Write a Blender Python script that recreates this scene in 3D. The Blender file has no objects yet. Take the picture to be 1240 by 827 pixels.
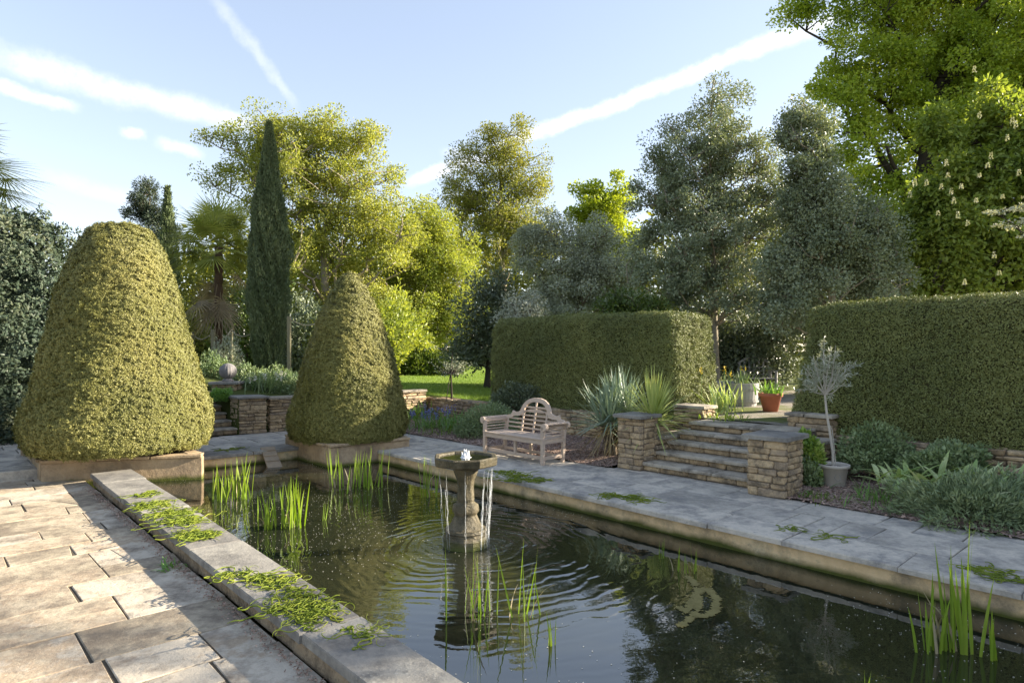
import bpy, math
import numpy as np
from mathutils import Vector

F, HZ, CX, CAMZ = 780.0, 425.0, 620.0, 1.9      # photo calibration: focal length in px, horizon row, centre column, eye height
U = np.array([-.6706, .7418]); V = np.array([.7418, .6706])   # pond's long axis and its across axis
R = np.random.default_rng
scene = bpy.context.scene
COL = scene.collection
WZ = -.24                                       # water level

def AB(a, b, z=0.):
    p = a*U + b*V
    return np.array([p[0], p[1], z])
def G(x, y, z=0.):                              # pixel on a level plane -> point in the place
    Y = F*(CAMZ-z)/(y-HZ)
    return np.array([(x-CX)*Y/F, Y, z])
def PD(x, y, Y):
    return np.array([(x-CX)*Y/F, Y, CAMZ+(HZ-y)*Y/F])
def unit(v):
    v = np.asarray(v, float)
    return v/np.maximum(np.linalg.norm(v, axis=-1, keepdims=True), 1e-9)
def sm(t):
    t = np.clip(t, 0, 1); return t*t*(3-2*t)
def nz(P, f, seed=0, octv=6):                   # cheap smooth 3D noise in about -1..1
    r = R(seed); out = 0
    for i in range(octv):
        k = unit(r.normal(size=3))*f*(.6+1.1*r.random())
        out = out+np.sin(P@k+r.random()*6.28)
    return out/math.sqrt(octv)

def vn(P, f, seed=0):                            # lattice value noise, about -1..1
    Q = np.asarray(P)*f+seed*17.13; I = np.floor(Q).astype(np.int64); t = Q-I; t = t*t*(3-2*t); out = 0
    for dx in (0, 1):
        for dy in (0, 1):
            for dz in (0, 1):
                h = (I[:, 0]+dx)*374761393+(I[:, 1]+dy)*668265263+(I[:, 2]+dz)*1274126177+seed*97
                h = (h ^ (h >> 13))*1103515245 & 0x7fffffff; h = (h ^ (h >> 16)) & 0xffff
                out = out+(h/32767.5-1)*(t[:, 0] if dx else 1-t[:, 0])*(t[:, 1] if dy else 1-t[:, 1])*(t[:, 2] if dz else 1-t[:, 2])
    return out*1.6

# ------------------------------------------------------------------ geometry chunks: (verts, faces, material index)
def build(name, chunks, mats, parent=None, smooth=False, base=None):
    vs, lt, lv, mi = [], [], [], []
    off = 0
    for Vv, Fc, m in chunks:
        Vv = np.asarray(Vv, float).reshape(-1, 3)
        if isinstance(Fc, np.ndarray):
            n = Fc.shape[0]
            lt.append(np.full(n, Fc.shape[1])); lv.append((Fc+off).ravel()); mi.append(np.full(n, m))
        else:
            lt.append(np.array([len(f) for f in Fc])); lv.append(np.array([i for f in Fc for i in f])+off); mi.append(np.full(len(Fc), m))
        vs.append(Vv); off += len(Vv)
    vs = np.vstack(vs); lt = np.concatenate(lt).astype(np.int32); lv = np.concatenate(lv).astype(np.int32); mi = np.concatenate(mi).astype(np.int32)
    if parent is not None:
        o0 = np.array(parent['_b'])
    elif base is not None:
        o0 = np.array(base, float)
    else:
        o0 = np.array([vs[:, 0].mean(), vs[:, 1].mean(), vs[:, 2].min()])
    vs = vs-o0
    me = bpy.data.meshes.new(name)
    me.vertices.add(len(vs)); me.vertices.foreach_set('co', vs.astype(np.float32).ravel())
    me.loops.add(len(lv)); me.loops.foreach_set('vertex_index', lv)
    me.polygons.add(len(lt))
    ls = np.zeros(len(lt), np.int32); ls[1:] = np.cumsum(lt)[:-1]
    me.polygons.foreach_set('loop_start', ls); me.polygons.foreach_set('loop_total', lt)
    me.polygons.foreach_set('material_index', mi)
    me.polygons.foreach_set('use_smooth', np.full(len(lt), bool(smooth)))
    for m in (mats if isinstance(mats, (list, tuple)) else [mats]): me.materials.append(m)
    me.update(calc_edges=True); me.validate()
    o = bpy.data.objects.new(name, me); COL.objects.link(o)
    if parent is not None: o.parent = parent
    else: o.location = o0
    o['_b'] = [float(x) for x in o0]
    return o
def tag(o, label, cat, group=None):
    o['label'] = label; o['category'] = cat
    if group: o['group'] = group
    return o
def thing(name, label, cat, base, group=None):
    o = bpy.data.objects.new(name, None); COL.objects.link(o)
    o.location = tuple(float(x) for x in base); o['_b'] = [float(x) for x in base]
    o.empty_display_size = .1
    return tag(o, label, cat, group)
def struct(name, chunks, mats, smooth=False):
    o = build(name, chunks, mats, smooth=smooth); o['kind'] = 'structure'; return o
def stuff(name, chunks, mats, label, cat, smooth=False):
    o = build(name, chunks, mats, smooth=smooth); o['kind'] = 'stuff'; return tag(o, label, cat)

_top = None
def _rb_topology():
    key = {}; C = [(x, y, z) for x in (-1, 1) for y in (-1, 1) for z in (-1, 1)]
    for c in C:
        for k in range(3): key[(c, k)] = len(key)
    faces = []
    for k in range(3):
        for s in (-1, 1):
            o = [i for i in range(3) if i != k]
            q = []
            for p in ((-1, -1), (1, -1), (1, 1), (-1, 1)):
                c = [0, 0, 0]; c[k] = s; c[o[0]] = p[0]; c[o[1]] = p[1]; q.append(key[(tuple(c), k)])
            faces.append(q)
    for m in range(3):
        k, l = [i for i in range(3) if i != m]
        for sk in (-1, 1):
            for sl in (-1, 1):
                c1 = [0]*3; c1[k] = sk; c1[l] = sl; c2 = list(c1); c1[m] = -1; c2[m] = 1
                faces.append([key[(tuple(c1), k)], key[(tuple(c2), k)], key[(tuple(c2), l)], key[(tuple(c1), l)]])
    for c in C: faces.append([key[(c, 0)], key[(c, 1)], key[(c, 2)]])
    inv = {v: k for k, v in key.items()}
    P = np.array([[inv[i][0][j]*(1. if inv[i][1] == j else .8) for j in range(3)] for i in range(24)])
    out = []
    for f in faces:
        n = np.cross(P[f[1]]-P[f[0]], P[f[2]]-P[f[0]])
        out.append(f if n@P[f].mean(0) > 0 else f[::-1])
    S = np.array([inv[i][0] for i in range(24)], float); K = np.array([inv[i][1] for i in range(24)])
    return S, K, out
RS, RK, RF = _rb_topology()
def rbox(c, ax, half, bev=.01, jit=0., rng=None):      # chamfered block; ax = three unit axes
    half = np.array(half, float); bev = min(bev, half.min()*.6)
    e = np.where(np.arange(3)[None, :] == RK[:, None], half, half-bev)
    L = RS*e
    if jit:
        cj = rng.normal(0, jit, (8, 3)); ci = ((RS[:, 0] > 0)*4+(RS[:, 1] > 0)*2+(RS[:, 2] > 0)).astype(int)
        L = L+cj[ci]
    return (np.asarray(c)+L@np.asarray(ax, float), RF, 0)
AXW = np.eye(3)
AXP = np.array([[U[0], U[1], 0], [V[0], V[1], 0], [0, 0, 1]])
def bar(p, q, w, h, up=(0, 0, 1), bev=.004):           # squared timber from p to q
    p, q = np.asarray(p, float), np.asarray(q, float); d = unit(q-p)
    s = unit(np.cross(up, d)) if abs(d@np.asarray(up)) < .98 else np.array([U[0], U[1], 0])
    t = np.cross(d, s)
    return rbox((p+q)/2, [d, s, t], [np.linalg.norm(q-p)/2, w/2, h/2], bev)
def mat_ix(ch, m): return (ch[0], ch[1], m)
def tube(path, rad, n=6, m=0, cap=True):
    P = np.asarray(path, float); k = len(P)
    rad = np.broadcast_to(np.asarray(rad, float), (k,))
    T = unit(np.gradient(P, axis=0)); ref = np.array([.31, .17, .93]) if abs(T[0][2]) < .9 else np.array([.95, .2, .1])
    A = unit(np.cross(T, ref)); B = np.cross(T, A)
    th = np.arange(n)*2*np.pi/n
    vs = (P[:, None]+rad[:, None, None]*(np.cos(th)[None, :, None]*A[:, None]+np.sin(th)[None, :, None]*B[:, None])).reshape(-1, 3)
    i = np.arange(k-1)[:, None]*n; j = np.arange(n)[None, :]; j2 = (j+1) % n
    q = np.stack([i+j, i+j2, i+n+j2, i+n+j], -1).reshape(-1, 4)
    return (vs, q, m)
def lathe(prof, c, n=24, m=0, ph=0., wob=None, sx=1., sy=1.):
    pr = np.asarray(prof, float); th = np.arange(n)*2*np.pi/n+ph
    r = pr[:, 0][:, None]*np.ones(n); z = pr[:, 1][:, None]*np.ones(n)
    if wob is not None: r = r*wob(th[None, :], z)
    vs = np.stack([c[0]+sx*r*np.cos(th), c[1]+sy*r*np.sin(th), c[2]+z], -1).reshape(-1, 3)
    k = len(pr); i = np.arange(k-1)[:, None]*n; j = np.arange(n)[None, :]; j2 = (j+1) % n
    q = np.stack([i+j, i+j2, i+n+j2, i+n+j], -1).reshape(-1, 4)
    return (vs, q, m)
def prism(poly, z0, z1, bev=.008, m=0, tilt=None):      # slab with a worn upper arris
    p = np.asarray(poly, float); n = len(p); c = p.mean(0)
    if (p[:, 0]*np.roll(p[:, 1], -1)-np.roll(p[:, 0], -1)*p[:, 1]).sum() < 0: p = p[::-1]
    d = c-p; inn = p+d/np.maximum(np.linalg.norm(d, axis=1, keepdims=True), 1e-6)*bev*1.5
    tz = (lambda q: 0.) if tilt is None else (lambda q: (q-c)@np.asarray(tilt))
    vs = [*[(x, y, z0) for x, y in p], *[(q[0], q[1], z1-bev+tz(q)) for q in p], *[(q[0], q[1], z1+tz(q)) for q in inn]]
    fs = [[i, (i+1) % n, n+(i+1) % n, n+i] for i in range(n)]+[[n+i, n+(i+1) % n, 2*n+(i+1) % n, 2*n+i] for i in range(n)]
    fs.append([2*n+i for i in range(n)])
    return (np.array(vs), fs, m)
def ab_rect(a0, a1, b0, b1):
    return np.array([AB(a0, b0)[:2], AB(a1, b0)[:2], AB(a1, b1)[:2], AB(a0, b1)[:2]])
def sheet(a0, a1, b0, b1, z, na=1, nb=1, fn=None, m=0):
    aa = np.linspace(a0, a1, na+1); bb = np.linspace(b0, b1, nb+1)
    A, B = np.meshgrid(aa, bb, indexing='ij')
    Z = np.full_like(A, z) if fn is None else fn(A, B)
    return grid(A, B, Z, m)
def grid(A, B, Z, m=0):
    vs = np.stack([A*U[0]+B*V[0], A*U[1]+B*V[1], Z], -1).reshape(-1, 3)
    na, nb = A.shape; i = np.arange(na-1)[:, None]*nb; j = np.arange(nb-1)[None, :]
    q = np.stack([i+j, i+j+1, i+nb+j+1, i+nb+j], -1).reshape(-1, 4)[:, ::1]
    n = np.cross(vs[q[0][1]]-vs[q[0][0]], vs[q[0][2]]-vs[q[0][0]])
    if n[2] < 0: q = q[:, ::-1].copy()
    return (vs, q, m)
def cards(P, D, L, W, rng, fold=.2, m=0, S=None):       # one small folded leaf per point
    n = len(P); D = unit(D)
    if S is None: S = rng.normal(size=(n, 3))
    S = unit(np.cross(D, S)); N = np.cross(D, S)
    L = np.broadcast_to(np.asarray(L, float), (n,))[:, None]; W = np.broadcast_to(np.asarray(W, float), (n,))[:, None]
    mid = P+D*L*.45+N*W*fold
    vs = np.stack([P, mid+S*W*.5, P+D*L, mid-S*W*.5], 1).reshape(-1, 3)
    q = np.arange(n*4).reshape(n, 4)
    return (vs, q, m)
def tri_sample(ch, n, rng):
    vs, q = ch[0], np.asarray(ch[1])
    t = np.vstack([q[:, [0, 1, 2]], q[:, [0, 2, 3]]])
    a, b, c = vs[t[:, 0]], vs[t[:, 1]], vs[t[:, 2]]
    nn = np.cross(b-a, c-a); ar = np.linalg.norm(nn, axis=1)
    k = rng.choice(len(t), n, p=ar/ar.sum())
    r1 = np.sqrt(rng.random(n))[:, None]; r2 = rng.random(n)[:, None]
    return a[k]*(1-r1)+b[k]*r1*(1-r2)+c[k]*r1*r2, unit(nn[k]), ar.sum()/2

# ------------------------------------------------------------------ materials
def newmat(name):
    m = bpy.data.materials.new(name); m.use_nodes = True
    nt = m.node_tree; nt.nodes.clear()
    return m, nt, (lambda t, **k: _node(nt, t, **k))
def _node(nt, t, **k):
    n = nt.nodes.new(t)
    for a, b in k.items():
        if a.startswith('i_'):
            key = a[2:]; n.inputs[int(key) if key.isdigit() else key.replace('_', ' ')].default_value = b
        else: setattr(n, a, b)
    return n
def ramp(nt, fac, stops):
    r = nt.nodes.new('ShaderNodeValToRGB'); e = r.color_ramp.elements
    while len(e) < len(stops): e.new(.5)
    for el, (p, c) in zip(e, stops):
        el.position = p; el.color = (c[0], c[1], c[2], 1)
    nt.links.new(fac, r.inputs[0]); return r.outputs[0]
def mixc(nt, fac, a, b, mode='MIX'):
    n = nt.nodes.new('ShaderNodeMix'); n.data_type = 'RGBA'; n.blend_type = mode
    for i, v in ((0, fac), (6, a), (7, b)):
        if hasattr(v, 'links') or isinstance(v, bpy.types.NodeSocket): nt.links.new(v, n.inputs[i])
        else: n.inputs[i].default_value = v if i == 0 else (v[0], v[1], v[2], 1)
    return n.outputs[2]
def mth(nt, op, a, b=None, c=None):
    n = nt.nodes.new('ShaderNodeMath'); n.operation = op
    for i, v in enumerate((a, b, c)):
        if v is None: continue
        if isinstance(v, bpy.types.NodeSocket): nt.links.new(v, n.inputs[i])
        else: n.inputs[i].default_value = v
    return n.outputs[0]
def noise(nt, vec, scale, detail=4, rough=.55):
    n = nt.nodes.new('ShaderNodeTexNoise'); n.inputs['Scale'].default_value = scale
    n.inputs['Detail'].default_value = detail; n.inputs['Roughness'].default_value = rough
    if vec is not None: nt.links.new(vec, n.inputs['Vector'])
    return n.outputs['Fac']
def wpos(nt): return nt.nodes.new('ShaderNodeNewGeometry').outputs['Position']
def out_principled(nt, col, rough=.85, bump=None, bstr=.4, bdist=.01, spec=.3, **kw):
    p = nt.nodes.new('ShaderNodeBsdfPrincipled'); o = nt.nodes.new('ShaderNodeOutputMaterial')
    if isinstance(col, bpy.types.NodeSocket): nt.links.new(col, p.inputs['Base Color'])
    else: p.inputs['Base Color'].default_value = (*col, 1)
    if isinstance(rough, bpy.types.NodeSocket): nt.links.new(rough, p.inputs['Roughness'])
    else: p.inputs['Roughness'].default_value = rough
    p.inputs['Specular IOR Level'].default_value = spec
    for k, v in kw.items(): p.inputs[k.replace('_', ' ')].default_value = v
    if bump is not None:
        b = nt.nodes.new('ShaderNodeBump'); b.inputs['Strength'].default_value = bstr; b.inputs['Distance'].default_value = bdist
        nt.links.new(bump, b.inputs['Height']); nt.links.new(b.outputs[0], p.inputs['Normal'])
    nt.links.new(p.outputs[0], o.inputs[0]); return p
def leafmat(name, cols, trans=.35, rough=.5, clump=.6, spec=.35, tcol=None):
    m, nt, N = newmat(name)
    g = nt.nodes.new('ShaderNodeNewGeometry')
    rnd = g.outputs['Random Per Island']; n = noise(nt, g.outputs['Position'], clump, 3)
    f = mth(nt, 'ADD', mth(nt, 'MULTIPLY', rnd, .42), mth(nt, 'MULTIPLY', mth(nt, 'SUBTRACT', n, .22), 1.05))
    k = len(cols); col = ramp(nt, f, [(i/(k-1)*.8+.1, c) for i, c in enumerate(cols)])
    p = nt.nodes.new('ShaderNodeBsdfPrincipled'); nt.links.new(col, p.inputs['Base Color'])
    p.inputs['Roughness'].default_value = rough; p.inputs['Specular IOR Level'].default_value = spec
    o = nt.nodes.new('ShaderNodeOutputMaterial')
    if trans > 0:
        t = nt.nodes.new('ShaderNodeBsdfTranslucent')
        tc = mixc(nt, 1., col, tcol or (1.25, 1.2, .5), 'MULTIPLY'); nt.links.new(tc, t.inputs[0])
        x = nt.nodes.new('ShaderNodeMixShader'); x.inputs[0].default_value = trans
        nt.links.new(p.outputs[0], x.inputs[1]); nt.links.new(t.outputs[0], x.inputs[2]); nt.links.new(x.outputs[0], o.inputs[0])
    else: nt.links.new(p.outputs[0], o.inputs[0])
    return m
def stonemat(name, cols, scale=2.2, lichen=(.5, .48, .42), lich=.35, dark=(.12, .105, .085), moss=None, rough=.85, island=.5, bstr=.5):
    m, nt, N = newmat(name)
    g = nt.nodes.new('ShaderNodeNewGeometry'); pos = g.outputs['Position']
    off = nt.nodes.new('ShaderNodeVectorMath'); off.operation = 'ADD'
    sc = nt.nodes.new('ShaderNodeCombineXYZ')
    for i in range(3): nt.links.new(mth(nt, 'MULTIPLY', g.outputs['Random Per Island'], 37.+11*i), sc.inputs[i])
    nt.links.new(pos, off.inputs[0]); nt.links.new(sc.outputs[0], off.inputs[1]); v = off.outputs[0]
    n1 = noise(nt, v, scale, 6, .62); n2 = noise(nt, v, scale*7, 5, .65); n3 = noise(nt, v, scale*38, 3, .6)
    f = mth(nt, 'ADD', mth(nt, 'MULTIPLY', g.outputs['Random Per Island'], island), mth(nt, 'MULTIPLY', mth(nt, 'SUBTRACT', n1, .2+island*.2), 1.5))
    f = mth(nt, 'ADD', f, mth(nt, 'MULTIPLY', mth(nt, 'SUBTRACT', n2, .5), .9))
    k = len(cols); col = ramp(nt, f, [(.1+.8*i/(k-1), c) for i, c in enumerate(cols)])
    n4 = noise(nt, v, scale*1.7, 8, .72)
    col = mixc(nt, ramp(nt, n4, [(.46, (0, 0, 0)), (.64, (.85,)*3)]), col, dark)            # weathering blotches
    col = mixc(nt, ramp(nt, n2, [(.60, (0, 0, 0)), (.74, (.7,)*3)]), col, dark)
    lm = mth(nt, 'MULTIPLY', ramp(nt, n3, [(.58, (0, 0, 0)), (.68, (1, 1, 1))]), ramp(nt, n1, [(.42, (.1,)*3), (.62, (1, 1, 1))]))
    col = mixc(nt, mth(nt, 'MULTIPLY', lm, lich), col, lichen)
    if moss:
        zlo, zhi, mc = moss
        s = nt.nodes.new('ShaderNodeSeparateXYZ'); nt.links.new(pos, s.inputs[0])
        zz = mth(nt, 'ADD', s.outputs[2], mth(nt, 'MULTIPLY', mth(nt, 'SUBTRACT', n1, .5), .16))
        mr = nt.nodes.new('ShaderNodeMapRange'); nt.links.new(zz, mr.inputs[0])
        mr.inputs[1].default_value = zlo; mr.inputs[2].default_value = zhi; mr.inputs[3].default_value = 1; mr.inputs[4].default_value = 0
        mcol = mixc(nt, n2, mc, (mc[0]*.45, mc[1]*.5, mc[2]*.6))
        col = mixc(nt, mr.outputs[0], col, mcol)
    h = mth(nt, 'ADD', mth(nt, 'MULTIPLY', n2, 1.), mth(nt, 'MULTIPLY', n3, .35))
    out_principled(nt, col, rough, h, bstr, .02, .25)
    return m
def plain(name, col, rough=.7, var=.25, scale=8., bstr=.3, bdist=.01, spec=.3, stretch=None):
    m, nt, N = newmat(name)
    tc = nt.nodes.new('ShaderNodeTexCoord').outputs['Object']
    if stretch:
        mp = nt.nodes.new('ShaderNodeMapping'); mp.inputs['Scale'].default_value = stretch; nt.links.new(tc, mp.inputs[0]); tc = mp.outputs[0]
    g = nt.nodes.new('ShaderNodeNewGeometry')
    n = noise(nt, tc, scale, 6, .65)
    f = mth(nt, 'ADD', mth(nt, 'MULTIPLY', n, .75), mth(nt, 'MULTIPLY', g.outputs['Random Per Island'], .25))
    c = np.array(col)
    out_principled(nt, ramp(nt, f, [(.25, c*(1-var)), (.75, c*(1+var))]), rough, n, bstr, bdist, spec)
    return m

M = {}
M['slab_left'] = stonemat('buff sandstone paving', [(.21, .175, .13), (.33, .28, .205), (.47, .40, .295), (.37, .29, .205), (.50, .44, .35)], 1.5, lich=.25, dark=(.16, .13, .10), island=.8)
M['slab_right'] = stonemat('grey york stone paving', [(0.293, 0.271, 0.232), (0.439, 0.403, 0.343), (0.572, 0.517, 0.43), (0.386, 0.359, 0.314)], 1.5, lich=.4, dark=(0.195, 0.189, 0.182), island=.5)
M['coping'] = stonemat('lichened coping stone', [(0.167, 0.158, 0.145), (0.246, 0.232, 0.206), (0.325, 0.308, 0.267)], 1.3, lich=.55, dark=(0.106, 0.101, 0.094), island=.35)
M['kerb'] = stonemat('brown edge stone', [(.22, .16, .10), (.31, .235, .15), (.38, .30, .20)], 3., lich=.1, dark=(.10, .075, .05), island=.1, bstr=.8)
M['render'] = stonemat('tan pond render', [(0.54, 0.385, 0.202), (0.69, 0.509, 0.285), (0.7, 0.591, 0.356)], 1.1, lich=.15, dark=(.20, .165, .11), moss=(-.225, -.16, (.095, .105, .018)), island=.1)
M['planter'] = stonemat('warm planter stone', [(.31, .225, .135), (.41, .31, .195), (.47, .37, .25)], 1.6, lich=.15, dark=(.20, .15, .10), moss=(-.22, -.15, (.11, .125, .022)), island=.25)
M['pier'] = stonemat('walling stone', [(0.274, 0.195, 0.116), (0.433, 0.317, 0.188), (0.563, 0.424, 0.256), (0.359, 0.276, 0.188)], 3., lich=.25, dark=(.10, .082, .06), island=.75, bstr=.8)
M['tread'] = stonemat('worn step stone', [(0.25, 0.219, 0.175), (0.375, 0.331, 0.263), (0.475, 0.425, 0.344)], 2., lich=.35, dark=(.105, .09, .07), island=.3)
M['mortar'] = plain('mortar and earth', (.13, .105, .08), .95, .35, 25.)
M['joint'] = plain('earth in the joints', (.085, .07, .05), .95, .5, 30.)
M['soil'] = plain('dark soil', (.06, .045, .032), .95, .4, 20.)
M['fountain'] = stonemat('wet mossy cast stone', [(0.055, 0.048, 0.026), (0.104, 0.087, 0.051), (0.161, 0.134, 0.087)], 4., lich=.25, dark=(.035, .032, .018), moss=(-.24, -.12, (.10, .12, .02)), rough=.45, island=.05, bstr=.7)
M['teak'] = plain('weathered teak', (.50, .40, .32), .75, .22, 9., .3, .004, stretch=(1., 1., 6.))
M['greywood'] = plain('silvered timber', (.33, .32, .30), .8, .25, 10., .3)
M['plank'] = plain('rough board', (.30, .24, .17), .85, .25, 8.)
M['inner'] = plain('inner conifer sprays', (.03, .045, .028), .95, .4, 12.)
M['post'] = plain('treated pine post', (.22, .20, .12), .8, .2, 6.)
M['rope'] = plain('hemp rope', (.26, .24, .16), .9, .2, 40.)
M['bark'] = plain('brown bark', (.11, .085, .06), .9, .4, 6., .9, .03, stretch=(1, 1, .25))
M['bark_grey'] = plain('grey bark', (.26, .225, .17), .9, .35, 6., .9, .03, stretch=(1, 1, .25))
M['bark_dark'] = plain('dark bark', (.045, .036, .028), .9, .4, 5., .9, .04, stretch=(1, 1, .25))
M['twig'] = plain('inner twigs', (.055, .055, .022), .95, .4, 30.)
M['palm_fibre'] = plain('palm fibre trunk', (.10, .065, .042), .95, .4, 14., .9, .03, stretch=(1, 1, 3))
M['dead_frond'] = leafmat('dead palm frond', [(.22, .18, .12), (.36, .30, .21)], .3, .8)
M['clay'] = plain('terracotta', (.36, .13, .075), .8, .15, 12.)
M['pot'] = plain('stone coloured pot', (.47, .43, .37), .75, .12, 6.)
M['ball'] = plain('ribbed grey stone', (.19, .18, .18), .8, .2, 12.)
M['yew'] = leafmat('clipped yew', [(0.118, 0.127, 0.033), (0.194, 0.193, 0.054), (0.282, 0.259, 0.081)], .12, .5, 1.1)
M['yew_dark'] = leafmat('clipped dark yew', [(0.111, 0.135, 0.047), (0.183, 0.207, 0.065), (0.262, 0.271, 0.091)], .1, .5, 1.1)
M['leylandii'] = leafmat('blue green conifer', [(0.034, 0.058, 0.041), (0.058, 0.086, 0.055), (0.096, 0.11, 0.055)], .15, .5, .8)
M['cypress'] = leafmat('cypress', [(0.072, 0.104, 0.046), (0.117, 0.156, 0.072), (0.169, 0.202, 0.091)], .1, .55, 1.)
M['oak'] = leafmat('spring oak leaf', [(0.205, 0.253, 0.065), (0.308, 0.341, 0.086), (0.41, 0.418, 0.108)], .5, .45, .45)
M['lime'] = leafmat('yellow green leaf', [(0.189, 0.259, 0.061), (0.294, 0.341, 0.078), (0.399, 0.418, 0.102)], .5, .45, .45)
M['acid'] = leafmat('acid green maple', [(.22, .31, .03), (.33, .40, .04), (.42, .46, .06)], .45, .45, .6)
M['birch'] = leafmat('loose green leaf', [(0.156, 0.19, 0.052), (0.242, 0.265, 0.068), (0.362, 0.345, 0.082)], .45, .45, .5)
M['holly'] = leafmat('glossy holly leaf', [(0.143, 0.184, 0.116), (0.231, 0.276, 0.173), (0.341, 0.38, 0.263)], .2, .42, .7, spec=.45)
M['silver'] = leafmat('silver leaved shrub', [(0.209, 0.242, 0.165), (0.33, 0.363, 0.264), (0.462, 0.495, 0.385)], .15, .45, .8)
M['dark_leaf'] = leafmat('dark evergreen leaf', [(0.073, 0.098, 0.062), (0.122, 0.155, 0.09), (0.179, 0.212, 0.114)], .12, .4, .7, spec=.5)
M['big_green'] = leafmat('fresh green lime leaf', [(0.193, 0.285, 0.037), (0.325, 0.42, 0.052), (0.517, 0.542, 0.068)], .48, .42, .4)
M['chestnut'] = leafmat('horse chestnut leaf', [(0.142, 0.21, 0.044), (0.232, 0.302, 0.061), (0.347, 0.393, 0.082)], .42, .42, .6)
M['candle'] = leafmat('white blossom', [(.36, .38, .29), (.50, .51, .43)], .2, .6)
M['wood'] = leafmat('far wood leaf', [(.09, .115, .03), (.17, .19, .035), (.28, .28, .045)], .45, .5, .15)
M['hedge_low'] = leafmat('laurel hedge', [(.05, .085, .02), (.09, .14, .028), (.15, .19, .035)], .25, .4, 1.)
M['olive'] = leafmat('olive leaf', [(0.242, 0.27, 0.209), (0.352, 0.374, 0.297), (0.484, 0.495, 0.407)], .15, .5, 2.)
M['iris'] = leafmat('iris blade', [(.10, .19, .025), (.19, .29, .035), (.30, .36, .05)], .4, .4, 2., tcol=(1.1, 1.2, .4))
M['strap'] = leafmat('strap leaf', [(0.094, 0.203, 0.047), (0.156, 0.296, 0.07), (0.234, 0.374, 0.094)], .35, .45, 2.)
M['bluebell'] = leafmat('bluebell flower', [(.16, .17, .52), (.26, .27, .66)], .2, .6)
M['yucca_blue'] = leafmat('blue green yucca', [(0.161, 0.23, 0.172), (0.253, 0.333, 0.253), (0.356, 0.425, 0.322)], .18, .45, 2.)
M['yucca_gold'] = leafmat('golden green yucca', [(0.278, 0.362, 0.125), (0.431, 0.501, 0.167), (0.584, 0.612, 0.251)], .25, .45, 2.)
M['yucca_dead'] = leafmat('dry yucca leaf', [(.26, .21, .13), (.38, .33, .22)], .2, .7)
M['juniper'] = leafmat('spreading juniper', [(0.121, 0.172, 0.086), (0.227, 0.288, 0.145), (0.356, 0.406, 0.218)], .1, .55, 2.)
M['hosta'] = leafmat('variegated hosta', [(0.222, 0.35, 0.112), (0.413, 0.523, 0.206), (0.7, 0.7, 0.444)], .25, .45, 4.)
M['varieg'] = leafmat('variegated climber', [(0.09, 0.18, 0.044), (0.24, 0.36, 0.06), (0.63, 0.66, 0.21)], .25, .45, 3.)
M['ivy'] = leafmat('glaucous ground cover', [(0.121, 0.18, 0.079), (0.211, 0.281, 0.132), (0.341, 0.406, 0.211)], .15, .4, 2.)
M['bedplant'] = leafmat('border foliage', [(0.1, 0.163, 0.069), (0.188, 0.263, 0.125), (0.312, 0.375, 0.213)], .25, .5, 1.2)
M['grassblade'] = leafmat('grass', [(0.095, 0.176, 0.027), (0.162, 0.257, 0.038), (0.243, 0.324, 0.054)], .35, .5, 1.)
M['algae'] = leafmat('blanket weed', [(.10, .15, .012), (.20, .26, .022), (.33, .36, .04)], .3, .6, 6.)
M['yellow_flecks'] = leafmat('pale yellow flecks', [(.20, .17, .06), (.30, .26, .10)], .2, .8, 9.)
M['yellowfl'] = leafmat('yellow flower', [(.65, .45, .04), (.75, .58, .08)], .2, .6)
M['petal'] = leafmat('fallen petals', [(.55, .53, .46), (.75, .73, .66)], .2, .7)
M['chip'] = leafmat('bark chippings', [(0.195, 0.13, 0.098), (0.338, 0.24, 0.189), (0.52, 0.39, 0.325)], 0, .9, 5.)

def ground_mats():
    m, nt, N = newmat('rough grass'); p = wpos(nt)
    n1 = noise(nt, p, .35, 4); n2 = noise(nt, p, 6, 6, .7)
    f = mth(nt, 'ADD', mth(nt, 'MULTIPLY', n1, .6), mth(nt, 'MULTIPLY', n2, .4))
    out_principled(nt, ramp(nt, f, [(.3, (.05, .07, .02)), (.7, (.11, .12, .035))]), .95, n2, .8, .05, .1)
    M['ground'] = m
    m, nt, N = newmat('mown lawn'); p = wpos(nt)
    n1 = noise(nt, p, .5, 4); n2 = noise(nt, p, 14, 6, .75)
    f = mth(nt, 'ADD', mth(nt, 'MULTIPLY', n1, .5), mth(nt, 'MULTIPLY', n2, .5))
    out_principled(nt, ramp(nt, f, [(.3, (.12, .20, .03)), (.7, (.23, .31, .06))]), .95, n2, .8, .04, .1)
    M['lawn'] = m
    m, nt, N = newmat('pea gravel'); p = wpos(nt)
    n2 = noise(nt, p, 45, 4, .7); n1 = noise(nt, p, 1.2, 4)
    col = mixc(nt, ramp(nt, n1, [(.48, (0, 0, 0)), (.62, (1, 1, 1))]), ramp(nt, n2, [(.3, (.16, .14, .11)), (.7, (.36, .33, .28))]), (.13, .15, .05))
    out_principled(nt, col, .95, n2, .8, .02, .1)
    M['gravel'] = m
    m, nt, N = newmat('bark mulch'); p = wpos(nt)
    v = nt.nodes.new('ShaderNodeTexVoronoi'); v.inputs['Scale'].default_value = 38; nt.links.new(p, v.inputs[0])
    s = nt.nodes.new('ShaderNodeSeparateColor'); nt.links.new(v.outputs['Color'], s.inputs[0])
    out_principled(nt, ramp(nt, s.outputs[0], [(.1, (.09, .06, .045)), (.6, (.26, .185, .15)), (1, (.42, .33, .28))]), .95, v.outputs['Distance'], .9, .02, .1)
    M['mulch'] = m
ground_mats()
FT = G(564, 660, WZ); FT[2] = WZ                 # fountain foot

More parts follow.
